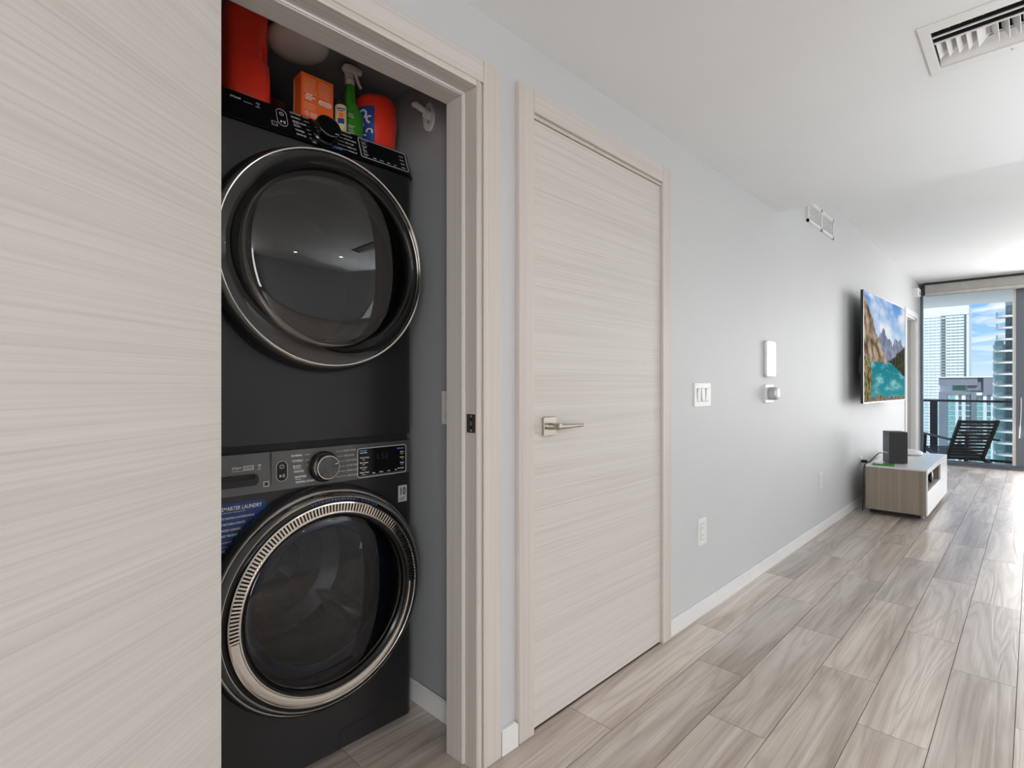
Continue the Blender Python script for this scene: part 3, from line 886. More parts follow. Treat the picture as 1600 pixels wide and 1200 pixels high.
# cycle names
bm = bmesh.new()
for i, (t_, s2) in enumerate((('NORMAL', None), ('TOWELS', None), ('BULKY', 'BEDDING'), ('WHITES', None), ('SANITIZE', 'Allergen'), ('POWER CLEAN', None))):
    z = .985 - i * .0163; x = .6775 + i * .0028
    text(bm, t_, .0085, CM @ Matrix.Translation((x, z, .0018)), bold=True)
    if s2: text(bm, s2, .0055, CM @ Matrix.Translation((x + .002, z - .007, .0018)))
    if i < 3: box(bm, x + .042, .7365, z - .0005, z + .0005, .001, .0018, CM)
for i, t_ in enumerate(('QUICK WASH', 'DELICATES', 'COLD WASH', 'ACTIVE WEAR', 'RINSE & SPIN', 'SELF CLEAN')):
    z = .986 - i * .0163; x = .8465 + i * .0032
    text(bm, t_, .0072, CM @ Matrix.Translation((x, z, .0018)))
    box(bm, .815 + (.006 if i in (0, 5) else .012), x - .004, z - .0004, z + .0004, .001, .0018, CM)
# marks beside the drawer
text(bm, 'STEAM', .0085, CM @ Matrix.Translation((.512, .965, .0018)), bold=True)
text(bm, 'SmartDispense', .005, CM @ Matrix.Translation((.512, .957, .0018)))
icon_wifi(bm, CM @ Matrix.Translation((.586, .962, .0018)), .008)
text(bm, 'WIFI', .005, CM @ Matrix.Translation((.580, .956, .0018)))
obj('lettering', bm, M['ink_white'], con, kind='stuff')
bm = bmesh.new(); box(bm, .541, .571, .956, .970, .001, .0018, CM); box(bm, .597, .613, .903, .919, .001, .0018, CM)
bd = obj('badges', bm, M['ink_grey'], con)
bm = bmesh.new(); text(bm, 'ULTRA', .0075, CM @ Matrix.Translation((.5435, .963, .0021)), bold=True); box(bm, .600, .610, .906, .916, .0018, .0021, CM)
box(bm, .6035, .607, .909, .9115, .002, .0023, CM)
obj('badge_print', bm, M['ink_black'], bd)
# display
dx, dz, dw, dh = .992, .9395, .186, .094
bm = bmesh.new(); prism(bm, [(x + dx, y + dz) for x, y in rrect(dw, dh, .008)], CM, 0, .002)
dp = obj('display', bm, M['black_gloss'], con)
bm = bmesh.new(); frame_ring(bm, [(x + dx, y + dz) for x, y in rrect(dw + .005, dh + .005, .0105)], [(x + dx, y + dz) for x, y in rrect(dw, dh, .008)], CM, 0, .003)
obj('display_rim', bm, M['ink_grey'], dp)
bm = bmesh.new()
for i, (t_, s2) in enumerate((('Load Size', None), ('Wash Temp', 'Cold'), ('Spin Speed', 'High'), ('Soil Level', 'Heavy'), ('Delay Wash', 'Hours'))):
    text(bm, t_, .0068, CM @ Matrix.Translation((.906, .973 - i * .0165, .0026)), bold=True)
    if s2: text(bm, s2, .0055, CM @ Matrix.Translation((.914, .966 - i * .0165, .0026)))
for i, (t_, s2) in enumerate((('Extra', 'Rinse'), ('Steam', 'On'), ('Delay', 'Start'), ('My Cycle', None))):
    text(bm, t_, .0068, CM @ Matrix.Translation((1.078, .964 - i * .019, .0026)), 'RIGHT', True)
    if s2: text(bm, s2, .0055, CM @ Matrix.Translation((1.076, .957 - i * .019, .0026)), 'RIGHT')
for i, t_ in enumerate(('Less', 'More', 'Add', 'Set')):
    text(bm, t_, .0065, CM @ Matrix.Translation((.958 + i * .029, .902 + i * .0004, .0026)), 'CENTER', True)
obj('display_lettering', bm, M['ink_white'], dp)
bm = bmesh.new(); box(bm, .905, .932, .977, .983, .002, .0026, CM); box(bm, 1.05, 1.078, .974, .979, .002, .0026, CM)
obj('display_marks', bm, M['ink_blue'], dp)
bm = bmesh.new(); text(bm, '1:53', .028, CM @ Matrix.Translation((.990, .955, .0026)), 'CENTER')
obj('display_digits', bm, M['rubber'], dp, label='unlit digits on the black display')
# warranty mark
WM = FM(0, MF, 0)
bm = bmesh.new(); box(bm, 1.0595, 1.0955, .785, .843, 0, .0006, WM @ Matrix.Identity(4))
wb = obj('warranty_sticker', bm, M['ink_grey'], wa, label='small grey sticker with the number 10')
bm = bmesh.new(); text(bm, '10', .037, WM @ Matrix.Translation((1.0775, .821, .001)) @ Matrix.Diagonal((.74, 1, 1, 1)), 'CENTER', True)
obj('sticker_number', bm, M['ink_black'], wb)
bm = bmesh.new()
for i in range(3): box(bm, 1.067, 1.089 - .003 * i, .799 - i * .004, .8005 - i * .004, .0006, .001, WM)
obj('sticker_lines', bm, M['rubber'], wb)
# blue sticker
pts = [(.440, .868), (.590, .868), (.602, .866), (.608, .860), (.609, .850), (.604, .838), (.572, .815), (.540, .785), (.515, .750), (.490, .715), (.470, .69), (.440, .68)]
bm = bmesh.new(); prism(bm, [(max(x, .484), z) for x, z in pts[1:-3]] + [(.484, .72), (.484, .868)], WM, 0, .0006)
st = obj('blue_sticker', bm, M['sticker_blue'], wa, label='navy promotional sticker on the washer front')
bm = bmesh.new()
text(bm, 'SMARTER LAUNDRY', .0150, WM @ Matrix.Translation((.594, .853, .0011)) @ Matrix.Diagonal((.78, 1, 1, 1)), 'RIGHT', True)
text(bm, 'IT GETS BETTER WITH CONNECTIVITY', .0048, WM @ Matrix.Translation((.551, .8425, .0011)), 'RIGHT')
for z, t_, xr in ((.827, 'REMOTE CONTROL & NOTIFICATIONS', .574), (.811, 'NEW FEATURES & UPDATES', .549), (.7945, 'ADVANCED CLEANING', .537), (.779, 'ENERGY TRACKING', .530)):
    text(bm, t_, .0082, WM @ Matrix.Translation((xr, z, .0011)) @ Matrix.Diagonal((.72, 1, 1, 1)), 'RIGHT', True)
text(bm, 'APP COMPATIBLE', .006, WM @ Matrix.Translation((.520, .761, .0011)), 'RIGHT')
text(bm, 'HOME', .009, WM @ Matrix.Translation((.506, .738, .0011)), 'RIGHT', True)
box(bm, .485, .506, .7485, .7493, .0008, .0011, WM)
bmesh.ops.delete(bm, geom=[f for f in bm.faces if f.calc_center_median().x < .4845], context='FACES')
obj('sticker_lettering', bm, M['ink_white'], st)
# lower service flap
bm = bmesh.new()
for a, b_ in (((.832, .022), (.842, .075)), ((.842, .075), (.848, .080)), ((.848, .080), (.972, .088)), ((.972, .088), (.982, .022))):
    p, q_ = Vector((a[0], a[1], 0)), Vector((b_[0], b_[1], 0)); t = (q_ - p).normalized()
    box(bm, 0, (q_ - p).length, -.0018, .0018, -.001, .0008, WM @ Matrix(((t.x, -t.y, 0, p.x), (t.y, t.x, 0, p.y), (0, 0, 1, 0), (0, 0, 0, 1))))
obj('service_flap', bm, M['ink_black'], wa, label='dark outline of the service flap')
# door
DM = FM(CXM, MF, WZ)
bm = bmesh.new(); lathe(bm, [(.345, -.001), (.348, .012), (.346, .028), (.340, .044), (.336, .047)], DM, 120)
dr = obj('door', bm, M['graphite_dark'], wa, smooth=True, label='round door with smoked glass and chrome vent ring')
bm = bmesh.new(); lathe(bm, [(.336, .047), (.333, .050), (.330, .050), (.326, .062), (.316, .071), (.314, .071)], DM, 120)
obj('chrome_bezel', bm, M['bezel'], dr, smooth=True)
bm = bmesh.new(); lathe(bm, [(.314, .071), (.312, .070), (.303, .072), (.301, .074)], DM, 120)
bbm = obj('black_band', bm, M['black_gloss'], dr, smooth=True)
bm = bmesh.new()
word = 'ULTRAFRESH VENT SYSTEM'
for i, ch in enumerate(word):
    if ch == ' ': continue
    a = math.radians(102 - i * 1.95)
    text(bm, ch, .0105, DM @ Matrix.Translation((.3075 * math.cos(a), .3075 * math.sin(a), .0728)) @ Matrix.Rotation(a - PI / 2, 4, 'Z'), 'CENTER', True)
obj('band_lettering', bm, M['ink_blue'], bbm)
# vent ring: two rims, ribs over a dark groove on the upper arc, solid chrome below
A0, A1 = math.radians(-2), math.radians(187)
bm = bmesh.new()
lathe(bm, [(.301, .073), (.300, .080), (.296, .0815), (.2945, .080)], DM, 120)
lathe(bm, [(.2735, .080), (.271, .0825), (.268, .082), (.267, .074)], DM, 120)
lathe(bm, [(.2945, .080), (.284, .083), (.2735, .080)], DM, 80, A1, A0 + 2 * PI)
vr = obj('vent_ring', bm, M['chrome'], dr, smooth=True, angle=60)
bm = bmesh.new(); lathe(bm, [(.2955, .071), (.2725, .071)], DM, 100, A0, A1)
obj('vent_groove', bm, M['ink_black'], vr)
bm = bmesh.new()
NR = 92
for k in range(NR):
    a = A0 + (A1 - A0) * (k + .5) / NR
    mt_ = DM @ Matrix.Rotation(a, 4, 'Z')
    box(bm, .2715, .2962, -.0026, .0026, .0712, .0818, mt_)
obj('vent_ribs', bm, M['chrome'], vr, kind='stuff')
bm = bmesh.new(); lathe(bm, [(.267, .076), (.262, .0755), (.256, .070), (.254, .06)], DM, 120)
obj('inner_rim', bm, M['black_gloss'], dr, smooth=True)
bm = bmesh.new(); lathe(bm, [(0, .100), (.06, .0985), (.12, .094), (.18, .0855), (.225, .076), (.250, .0695), (.2565, .066)][::-1], DM, 120)
obj('glass', bm, M['washer_glass'], dr, smooth=True)
bm = bmesh.new(); lathe(bm, [(.238, .045), (.232, .0), (.222, -.012), (.214, -.005), (.208, .012)], DM, 90)
obj('glass_bowl_rim', bm, M['blue_tint'], dr, smooth=True, label='dark bluish gasket seen through the glass')
bm = bmesh.new(); lathe(bm, [(.270, -.001), (.245, -.03), (.236, -.08), (.250, -.10), (.250, -.36), (.20, -.40), (0, -.41)], DM, 90)
dm = obj('drum', bm, M['drum'], wa, smooth=True)
for k in range(3):
    a = math.radians(80 + 120 * k)
    bm = bmesh.new()
    loft(bm, [(.250, .125, .042, .235, 0), (.232, .122, .034, .235, 0), (.205, .114, .022, .235, 0), (.185, .104, .012, .235, 0), (.178, .095, .006, .235, 0)],
         DM @ Matrix.Rotation(a, 4, 'Z') @ Matrix.Rotation(PI / 2, 4, 'Y'), n=28, power=3.0)
    obj('drum_lifter', bm, M['drum'], dm, smooth=True)
bm = bmesh.new(); lathe(bm, [(.11, -.408), (.10, -.396), (.05, -.390), (0, -.389)], DM, 48)
obj('drum_hub', bm, M['dark_chrome'], dm, smooth=True)

# ------------------------------------------------------------------ dryer (stacked on the washer)
dy = thing('tumble_dryer', 'graphite tumble dryer with big glass door stacked on the washer', 'dryer', (CXM, 2.0, 1.0265))
DZ = 1.583
obj('body', body_mesh(1.0265, 1.944, DZ, 0.262), M['graphite'], dy, smooth=True, angle=30)
obj('top', B((MX0 + .012, MX1 - .012, 1.66, MBK, 1.944, 2.030), bev=.004), M['graphite'], dy)
bm = bmesh.new(); front_strip(bm, 1.946, 2.034, 1.586, 1.618, MX0 - .004, MX1 + .006)
dcn = obj('console', bm, M['black_gloss'], dy, smooth=True, angle=30)
TILT = math.atan2(.032, .088)
def TM(x, v, out=0.0):
    """point on the tilted dryer console: x across, v up the slope"""
    return FM(x, 1.586, 1.946, TILT) @ Matrix.Translation((0, v, out))
E0 = .0012
bm = bmesh.new(); frame_ring(bm, [(x, y) for x, y in rrect(.032, .062, .0158)], [(x, y) for x, y in rrect(.0292, .0592, .0144)], TM(.655, .056), 0, E0 * 1.3)
obj('pad_rim', bm, M['ink_grey'], dcn)
bm = bmesh.new()
icon_power(bm, TM(.655, .069, E0), .0065); icon_play(bm, TM(.656, .040, E0), .0075)
for i, (t_, s2) in enumerate((('COTTONS', None), ('NORMAL', None), ('MIXED LOAD', 'Bedding'), ('BULKY', None), ('TOWELS', None), ('SANITIZE', None))):
    v = .088 - i * .0150; x = .682 + i * .0022
    text(bm, t_, .0072, TM(x, v, E0), bold=True)
    if s2: text(bm, s2, .0055, TM(x + .002, v - .0065, E0))
    box(bm, x + .040 + (.012 if i == 2 else 0), .7415, -.0006, .0006, 0, .0003, TM(0, v, E0))
for i, t_ in enumerate(('QUICK DRY', 'DELICATES', 'ACTIVE WEAR', 'AIR FLUFF', 'TIMED DRY', 'WARM UP')):
    v = .090 - i * .0150; x = .850 + i * .0025
    text(bm, t_, .0070, TM(x, v, E0), bold=True)
    box(bm, .829, x - .003, -.0006, .0006, 0, .0003, TM(0, v, E0))
text(bm, 'STEAM', .0095, TM(.512, .070, E0), bold=True); text(bm, 'SmartDry', .0062, TM(.548, .066, E0)); text(bm, 'WIFI', .0065, TM(.580, .062, E0))
icon_wifi(bm, TM(.588, .069, E0), .009)
obj('lettering', bm, M['ink_white'], dcn, kind='stuff')
bm = bmesh.new(); box(bm, -.0085, .0085, -.008, .008, 0, .0004, TM(.629, .024, E0)); bmh = obj('badges', bm, M['ink_grey'], dcn)
bm = bmesh.new(); box(bm, -.0065, .0065, -.006, .006, 0, .0002, TM(.629, .024, E0 + .0004)); box(bm, -.002, .003, -.001, .003, .0002, .0004, TM(.629, .024, E0 + .0004))
obj('badge_print', bm, M['ink_black'], bmh)
DW, DH = .184, .074
bm = bmesh.new(); frame_ring(bm, rrect(DW + .0045, DH + .0045, .007), rrect(DW, DH, .005), TM(1.004, .050), 0, .0018)
ddr = obj('display_rim', bm, M['ink_grey'], dcn)
bm = bmesh.new()
for i, t_ in enumerate(('Level', 'Temp', 'Time', 'Sensor')):
    text(bm, t_, .0075, TM(.920, .072 - i * .0155, E0), bold=True)
    text(bm, ('More Dry', 'High', 'Minutes', 'Clean')[i], .005, TM(.921, .0655 - i * .0155, E0))
    text(bm, ('Damp', 'Steam', 'Delay', 'Signal')[i], .0068, TM(1.085, .069 - i * .0155, E0), 'RIGHT', True)
for i, t_ in enumerate(('Less', 'More', 'Add', 'Set')): text(bm, t_, .0068, TM(.962 + i * .027, .021, E0), 'CENTER', True)
obj('display_lettering', bm, M['ink_white'], ddr)
bm = bmesh.new(); box(bm, -.013, .013, -.003, .003, 0, .0003, TM(.933, .082, E0)); box(bm, -.018, .018, -.005, .005, 0, .0003, TM(.823, .012, E0))
obj('display_marks', bm, M['ink_blue'], ddr)
KD = TM(CXM + .008, .050)
bm = bmesh.new(); lathe(bm, [(.047, 0), (.0465, .008), (.042, .012)], KD, 48)
obj('dial_collar', bm, M['black_gloss'], dcn, smooth=True)
bm = bmesh.new(); lathe(bm, [(.041, .008), (.0405, .034), (.039, .039), (.0375, .040), (.037, .038)], KD, 56)
kd = obj('dial', bm, M['dark_chrome'], dcn, smooth=True)
bm = bmesh.new(); lathe(bm, [(.0372, .0385), (.02, .0372), (0, .037)], KD, 48)
obj('dial_face', bm, M['black_gloss'], kd, smooth=True)
bm = bmesh.new(); box(bm, .016, .022, -.024, -.022, .0385, .0392, KD); box(bm, .024, .027, -.024, -.021, .0385, .0392, KD)
obj('dial_mark', bm, M['ink_white'], kd)
# door
EM = FM(CXM, MF, DZ)
bm = bmesh.new(); lathe(bm, [(.342, -.001), (.345, .010), (.343, .026), (.336, .044), (.332, .050)], EM, 120)
ddo = obj('door', bm, M['graphite_dark'], dy, smooth=True, label='round door with domed smoked glass in a chrome ring')
bm = bmesh.new(); lathe(bm, [(.334, .046), (.335, .056), (.333, .066), (.329, .074), (.3255, .0765), (.3225, .0755), (.3215, .070)], EM, 120)
obj('chrome_ring', bm, M['chrome'], ddo, smooth=True)
bm = bmesh.new(); lathe(bm, [(.3225, .068), (.314, .0695), (.302, .072), (.291, .077), (.282, .084), (.274, .0925), (.266, .1005), (.256, .107), (.242, .1125), (.22, .1185), (.19, .1245), (.15, .1305), (.10, .1355), (.05, .1385), (0, .1395)], EM, 128)
obj('glass', bm, M['dryer_glass'], ddo, smooth=True)
bm = bmesh.new(); lathe(bm, [(.3215, .060), (.27, .055), (.255, .050), (.25, .02), (.255, 0.0)], EM, 96)
obj('door_inner', bm, M['inner_grey'], ddo, smooth=True, label='dark grey ring behind the glass')
bm = bmesh.new(); lathe(bm, [(.276, .074), (.270, .082), (.262, .086), (.255, .082), (.250, .070), (.248, .050)], EM, 110)
obj('bowl_rim_highlight', bm, M['chrome'], ddo, smooth=True, label='shiny rim of the inner glass bowl, added for bright arcs')  # chrome rim added to draw the bright arcs reflected in the glass
bm = bmesh.new(); lathe(bm, [(.261, -.001), (.24, -.03), (.235, -.10), (.30, -.12), (.30, -.40), (0, -.42)], EM, 80)
obj('drum', bm, M['rubber'], dy, smooth=True)

# ================================================================== things on top of the dryer
TOP = 2.0345
# tall red jug at the left
jg = thing('detergent_jug', 'tall red plastic detergent jug at the left end of the dryer top', 'jug', (.586, 1.708, TOP))
bm = bmesh.new()
secs = []
for z, hx, hy, ox in ((0, .054, .050, 0), (.004, .060, .056, 0), (.02, .0625, .059, 0), (.06, .063, .060, 0), (.10, .0625, .060, 0), (.140, .062, .0595, 0), (.150, .0595, .0545, -.001), (.165, .0592, .0535, -.001), (.18, .059, .053, -.001), (.195, .059, .053, -.001), (.21, .059, .0525, -.001), (.225, .059, .0525, -.001),
                      (.24, .059, .052, -.001), (.27, .059, .052, -.001), (.290, .058, .051, -.001), (.297, .053, .046, -.001), (.300, .040, .036, -.002), (.301, .026, .024, -.004)):
    secs.append((TOP + z, hx, hy, (.586 + ox), 1.708))
rings = loft(bm, secs, n=48, power=4.0)
for ring in rings:                                  # finger hollow beside the handle on the right of the front
    for v in ring:
        zz = v.co.z - TOP; dx_ = (v.co.x - .633) / .012; dz_ = (zz - .185) / .055
        g = math.exp(-dx_ * dx_ - dz_ * dz_)
        if v.co.y < 1.708: v.co.y += .040 * g
jb = obj('body', bm, M['red'], jg, smooth=True, angle=50)
bm = bmesh.new(); tube(bm, smooth_path([(.629, 1.735, TOP + .285), (.651, 1.738, TOP + .262), (.655, 1.738, TOP + .20), (.651, 1.738, TOP + .13), (.637, 1.735, TOP + .11)]), .0085, 10)
obj('handle', bm, M['red'], jg, smooth=True)
bm = bmesh.new(); lathe(bm, [(0, .299), (.022, .299), (.022, .305), (.020, .308), (0, .308)], Matrix.Translation((.581, 1.708, TOP)), 28)
obj('cap', bm, M['white_plastic'], jg, smooth=True)
# orange box
OX0, OX1, OY0, OY1 = .740, .848, 1.662, 1.722
ob = thing('baking_soda_box', 'orange cardboard box with pale print standing behind the dryer dial', 'box', ((OX0 + OX1) / 2, (OY0 + OY1) / 2, TOP))
OTZ = TOP + .164
obj('carton', B((OX0, OX1, OY0, OY1, TOP, OTZ), bev=.0012), M['orange'], ob)
bm = bmesh.new()
OM = Matrix(((0, 0, -1, OX0), (-1, 0, 0, OY1), (0, 1, 0, TOP), (0, 0, 0, 1)))      # local x -> -Y, y up, z -> -X
cp = [(0.002, .160), (.008, .158), (.012, .135), (.011, .10), (.006, .06), (.002, .035)]
inn_ = [(x - .006, y) for x, y in cp]
prism(bm, [(0.0005, .160)] + cp + [(.0005, .035)], OM, 0, .0006)
obj('curved_edge', bm, M['orange_pale'], ob)
bm = bmesh.new(); OF = FM(OX0, OY0, TOP)
random.seed(3)
for col0, col1 in ((.008, .050), (.058, .100)):
    for r_ in range(7):
        z = .148 - r_ * .0075
        box(bm, col0, col1 - random.uniform(0, .008), z, z + .0022, 0, .0004, OF)
for r_ in range(4): box(bm, .008, .050 - random.uniform(0, .01), .068 - r_ * .006, .0698 - r_ * .006, 0, .0004, OF)
obj('small_print', bm, M['orange_ink'], ob, kind='stuff')
bm = bmesh.new()
for z, xa, xb in ((.096, .016, .036), (.089, .012, .046), (.082, .012, .034)):
    box(bm, xa, xb, z, z + .004, 0, .0006, OF)
lathe(bm, [(.0075, .0006), (.006, .0006)], OF @ Matrix.Translation((.018, .036, 0)), 18)
lathe(bm, [(.0035, .0006), (.0022, .0006)], OF @ Matrix.Translation((.018, .036, 0)), 12)
for z in (.041, .037, .033, .029): box(bm, .029, .052, z, z + .0014, 0, .0006, OF)
prism(bm, rrect(.044, .016, .007), OF @ Matrix.Translation((.079, .086, 0)), 0, .0003)
box(bm, .062, .100, .014, .042, 0, .0004, OF)
obj('white_print', bm, M['ink_white'], ob, kind='stuff')
bm = bmesh.new(); x = .065
while x < .097:
    w_ = random.choice((.0008, .0012, .0018)); box(bm, x, x + w_, .018, .042, .0004, .0007, OF); x += w_ + random.choice((.0009, .0014))
obj('barcode', bm, M['ink_black'], ob)
bm = bmesh.new()
for z in (.089, .084, .080): box(bm, .062 + .002, .096, z, z + .002, .0003, .0007, OF)
obj('pale_panel_print', bm, M['orange'], ob)
random.seed(11)
# dim red carton behind
solo('red_carton', B((.69, .77, 1.86, 1.93, TOP, TOP + .15), bev=.002), M['dim_red'], 'dim dark red carton in the shadow behind the orange box', 'box')
# small canister
cn = thing('spray_can', 'small cream canister with a round picture label beside the orange box', 'can', (.882, 1.676, TOP))
CA = Matrix.Translation((.882, 1.676, TOP))
bm = bmesh.new(); lathe(bm, [(0, 0), (.0185, 0), (.0195, .003), (.0195, .104), (.0185, .107), (0, .107)], CA, 32)
obj('body', bm, M['cream'], cn, smooth=True)
bm = bmesh.new(); lathe(bm, [(0, .107), (.0165, .107), (.0165, .119), (.0145, .123), (0, .124)], CA, 28)
obj('lid', bm, M['rubber'], cn, smooth=True, label='dark lid')
def arc_patch(bm, r, a0, a1, z0, z1, n=8):
    lathe(bm, [(r, z0), (r, z1)], CA, n, a0, a1)
am = math.radians(245)
bm = bmesh.new(); arc_patch(bm, .0199, am - .55, am + .55, .042, .060); arc_patch(bm, .0199, am - .7, am + .7, .090, .0945); arc_patch(bm, .0199, am - .5, am + .4, .083, .0865)
obj('label_print', bm, M['label_blue'], cn, kind='stuff')
bm = bmesh.new(); arc_patch(bm, .0199, am - .42, am + .42, .062, .079)
obj('label_picture', bm, M['orange'], cn)
# green trigger bottle
gb = thing('trigger_spray_bottle', 'green spray bottle with white trigger head between canister and red tub', 'spray bottle', (.945, 1.70, TOP))
SB = Matrix.Translation((.945, 1.70, TOP)) @ Matrix.Translation((-.006, 0, 0)) @ Matrix.Diagonal((1.14, 1.1, 1.045, 1)) @ Matrix.Translation((-.945, -1.70, -TOP))
def sobj(n_, bm, *a, **k):
    bm.transform(SB); return obj(n_, bm, *a, **k)
bm = bmesh.new()
loft(bm, [(TOP + z, hx, hy, .945 + ox, 1.70) for z, hx, hy, ox in ((0, .024, .022, 0), (.003, .0275, .025, 0), (.02, .0285, .0265, .001), (.06, .0290, .027, .002), (.085, .0285, .027, .003), (.105, .0265, .0255, .001), (.12, .0225, .023, -.003),
      (.135, .0185, .020, -.007), (.15, .0160, .0175, -.009), (.175, .0148, .016, -.009), (.196, .0142, .015, -.009))], n=32, power=2.4)
sobj('body', bm, M['green'], gb, smooth=True, angle=60)
bm = bmesh.new(); lathe(bm, [(0, .196), (.0145, .196), (.0145, .214), (.011, .218), (.0095, .236), (0, .236)], Matrix.Translation((.936, 1.70, TOP)), 24)
sobj('collar', bm, M['opal'], gb, smooth=True)
bm = bmesh.new()
hdm = Matrix.Translation((.936, 1.70, TOP + .252)) @ Matrix.Rotation(math.radians(90), 4, 'Y')
loft(bm, [(z, a_, b_, ox, 0) for z, a_, b_, ox in ((-.026, .006, .006, .006), (-.020, .013, .011, .003), (-.006, .0165, .012, 0), (.012, .0135, .0115, -.002), (.028, .011, .0105, -.002), (.036, .010, .010, -.002))], hdm, n=24, power=2.4)
hh = sobj('trigger_head', bm, M['opal'], gb, smooth=True, angle=60)
bm = bmesh.new(); tube(bm, smooth_path([(.954, 1.70, TOP + .246), (.959, 1.70, TOP + .230), (.968, 1.70, TOP + .212), (.974, 1.70, TOP + .203)]), [.0055] * 10 + [.0045] * 9, 8)
sobj('trigger', bm, M['opal'], gb, smooth=True)
bm = bmesh.new(); tube(bm, [(.925, 1.70, TOP + .245), (.926, 1.70, TOP + .222), (.930, 1.70, TOP + .205)], [.007, .006, .005], 8)
sobj('back_strut', bm, M['opal'], gb, smooth=True)
bm = bmesh.new()
for z, xa, xb in ((.088, .922, .938), (.080, .920, .940), (.050, .921, .942), (.044, .921, .936), (.036, .921, .940), (.028, .921, .942)):
    box(bm, xa - .004, xb - .004, 1.6735, 1.6765, TOP + z, TOP + z + .003)
sobj('label_print', bm, M['ink_grey'], gb, kind='stuff')
# red tub with blue label
tb = thing('detergent_tub', 'squat round red tub with blue label at the right end of the dryer top', 'tub', (1.054, 1.738, TOP))
TBM = Matrix.Translation((1.054, 1.738, TOP)) @ Matrix.Diagonal((1.12, 1.08, 1.10, 1))
bm = bmesh.new(); lathe(bm, [(0, 0), (.058, 0), (.062, .004), (.064, .03), (.063, .06), (.066, .075), (.0685, .11), (.068, .15), (.065, .165)], TBM, 48)
obj('body', bm, M['red'], tb, smooth=True)
bm = bmesh.new(); lathe(bm, [(.0665, .163), (.067, .172), (.064, .182), (.054, .193), (.035, .200), (0, .202)], TBM, 48)
obj('lid', bm, M['red'], tb, smooth=True)
bm = bmesh.new(); lathe(bm, [(.0645, .028), (.0637, .06), (.0668, .075), (.0693, .11), (.0690, .145)], TBM, 16, math.radians(168), math.radians(237))
lb_ = obj('label', bm, M['label_blue'], tb, smooth=True)
random.seed(5)
bm = bmesh.new()
for da, z, r0, b0, b1 in ((205, .118, .016, .4, 4.2), (224, .100, .013, 2.6, 6.4), (200, .082, .011, 0, 4.6), (222, .062, .012, 1.0, 5.0), (206, .045, .010, 2.0, 6.0)):
    a = math.radians(da); r_ = .0662 if z < .07 else .0706
    lathe(bm, [(r0, 0), (r0 * .55, .0008)], TBM @ Matrix.Translation((r_ * math.cos(a), r_ * math.sin(a), z)) @ Matrix.Rotation(a, 4, 'Z') @ Matrix.Rotation(PI / 2, 4, 'Y'), 14, b0, b1)
obj('label_print', bm, M['ink_white'], lb_, kind='stuff')

# closet ceiling dome lamp (off)
cl = thing('dome_lamp', 'unlit white dome lamp on the closet ceiling above the dryer', 'ceiling lamp', (.752, 1.715, 2.345))
CLM = Matrix.Translation((.752, 1.715, 2.345)) @ Matrix.Diagonal((.97, .97, .70, 1))
bm = bmesh.new(); lathe(bm, [(0, -.001), (.07, -.001), (.072, -.014), (0, -.014)], CLM, 40)
obj('base', bm, M['white'], cl, smooth=True)
bm = bmesh.new(); lathe(bm, [(.070, -.012), (.090, -.016), (.098, -.028), (.100, -.045), (.094, -.064), (.078, -.082), (.05, -.093), (.02, -.097), (0, -.0975)], CLM, 56)
obj('shade', bm, M['opal'], cl, smooth=True)
# plastic hook on the closet side wall
hk = thing('rod_bracket', 'white plastic ring bracket with hook on the closet side wall', 'bracket', (1.19, 1.595, 2.195))
HM = Matrix(((0, 0, -1, 1.19), (-1, 0, 0, 1.590), (0, 1, 0, 2.190), (0, 0, 0, 1)))     # x -> -Y, y up, z -> -X
bm = bmesh.new()
ring_ = [(Vector((.034 * math.cos(2 * PI * k / 32) * .8, .045 * math.sin(2 * PI * k / 32) - .004, .006))) for k in range(32)]
ro = [(p.x * 1.16, p.y * 1.16) for p in ring_]; ri = [(p.x * .66, p.y * .66) for p in ring_]
frame_ring(bm, ro, ri, HM, 0, .008)
obj('flange', bm, M['white'], hk)
bm = bmesh.new(); lathe(bm, [(.016, 0), (.016, .022), (.012, .024), (.009, .020), (.009, .004), (0, .004)], HM, 24)
obj('socket', bm, M['white'], hk, smooth=True)
bm = bmesh.new(); tube(bm, [HM @ Vector(p) for p in ((-.004, .012, .018), (-.016, .026, .034), (-.026, .036, .044), (-.038, .038, .050))], [.010, .012, .012, .008], 10)
obj('hook_arm', bm, M['white'], hk, smooth=True)
# closet light switch
cs = thing('light_switch', 'white rocker switch plate on the closet side wall near the frame', 'switch', (1.19, 1.474, 1.118))
XM = Matrix(((0, 0, -1, 1.19), (-1, 0, 0, 1.474), (0, 1, 0, 1.118), (0, 0, 0, 1)))
bm = bmesh.new(); prism(bm, rrect(.076, .118, .004), XM, 0, .006, .0015); obj('plate', bm, M['white_plastic'], cs)
bm = bmesh.new(); frame_ring(bm, rrect(.036, .069, .002), rrect(.0335, .0665, .0015), XM, .0058, .0068); obj('rocker_gap', bm, M['ink_grey'], cs)
bm = bmesh.new(); prism(bm, rrect(.033, .066, .0015), XM @ Matrix.Rotation(.05, 4, 'X'), .003, .0085, .001); obj('rocker', bm, M['white_plastic'], cs)

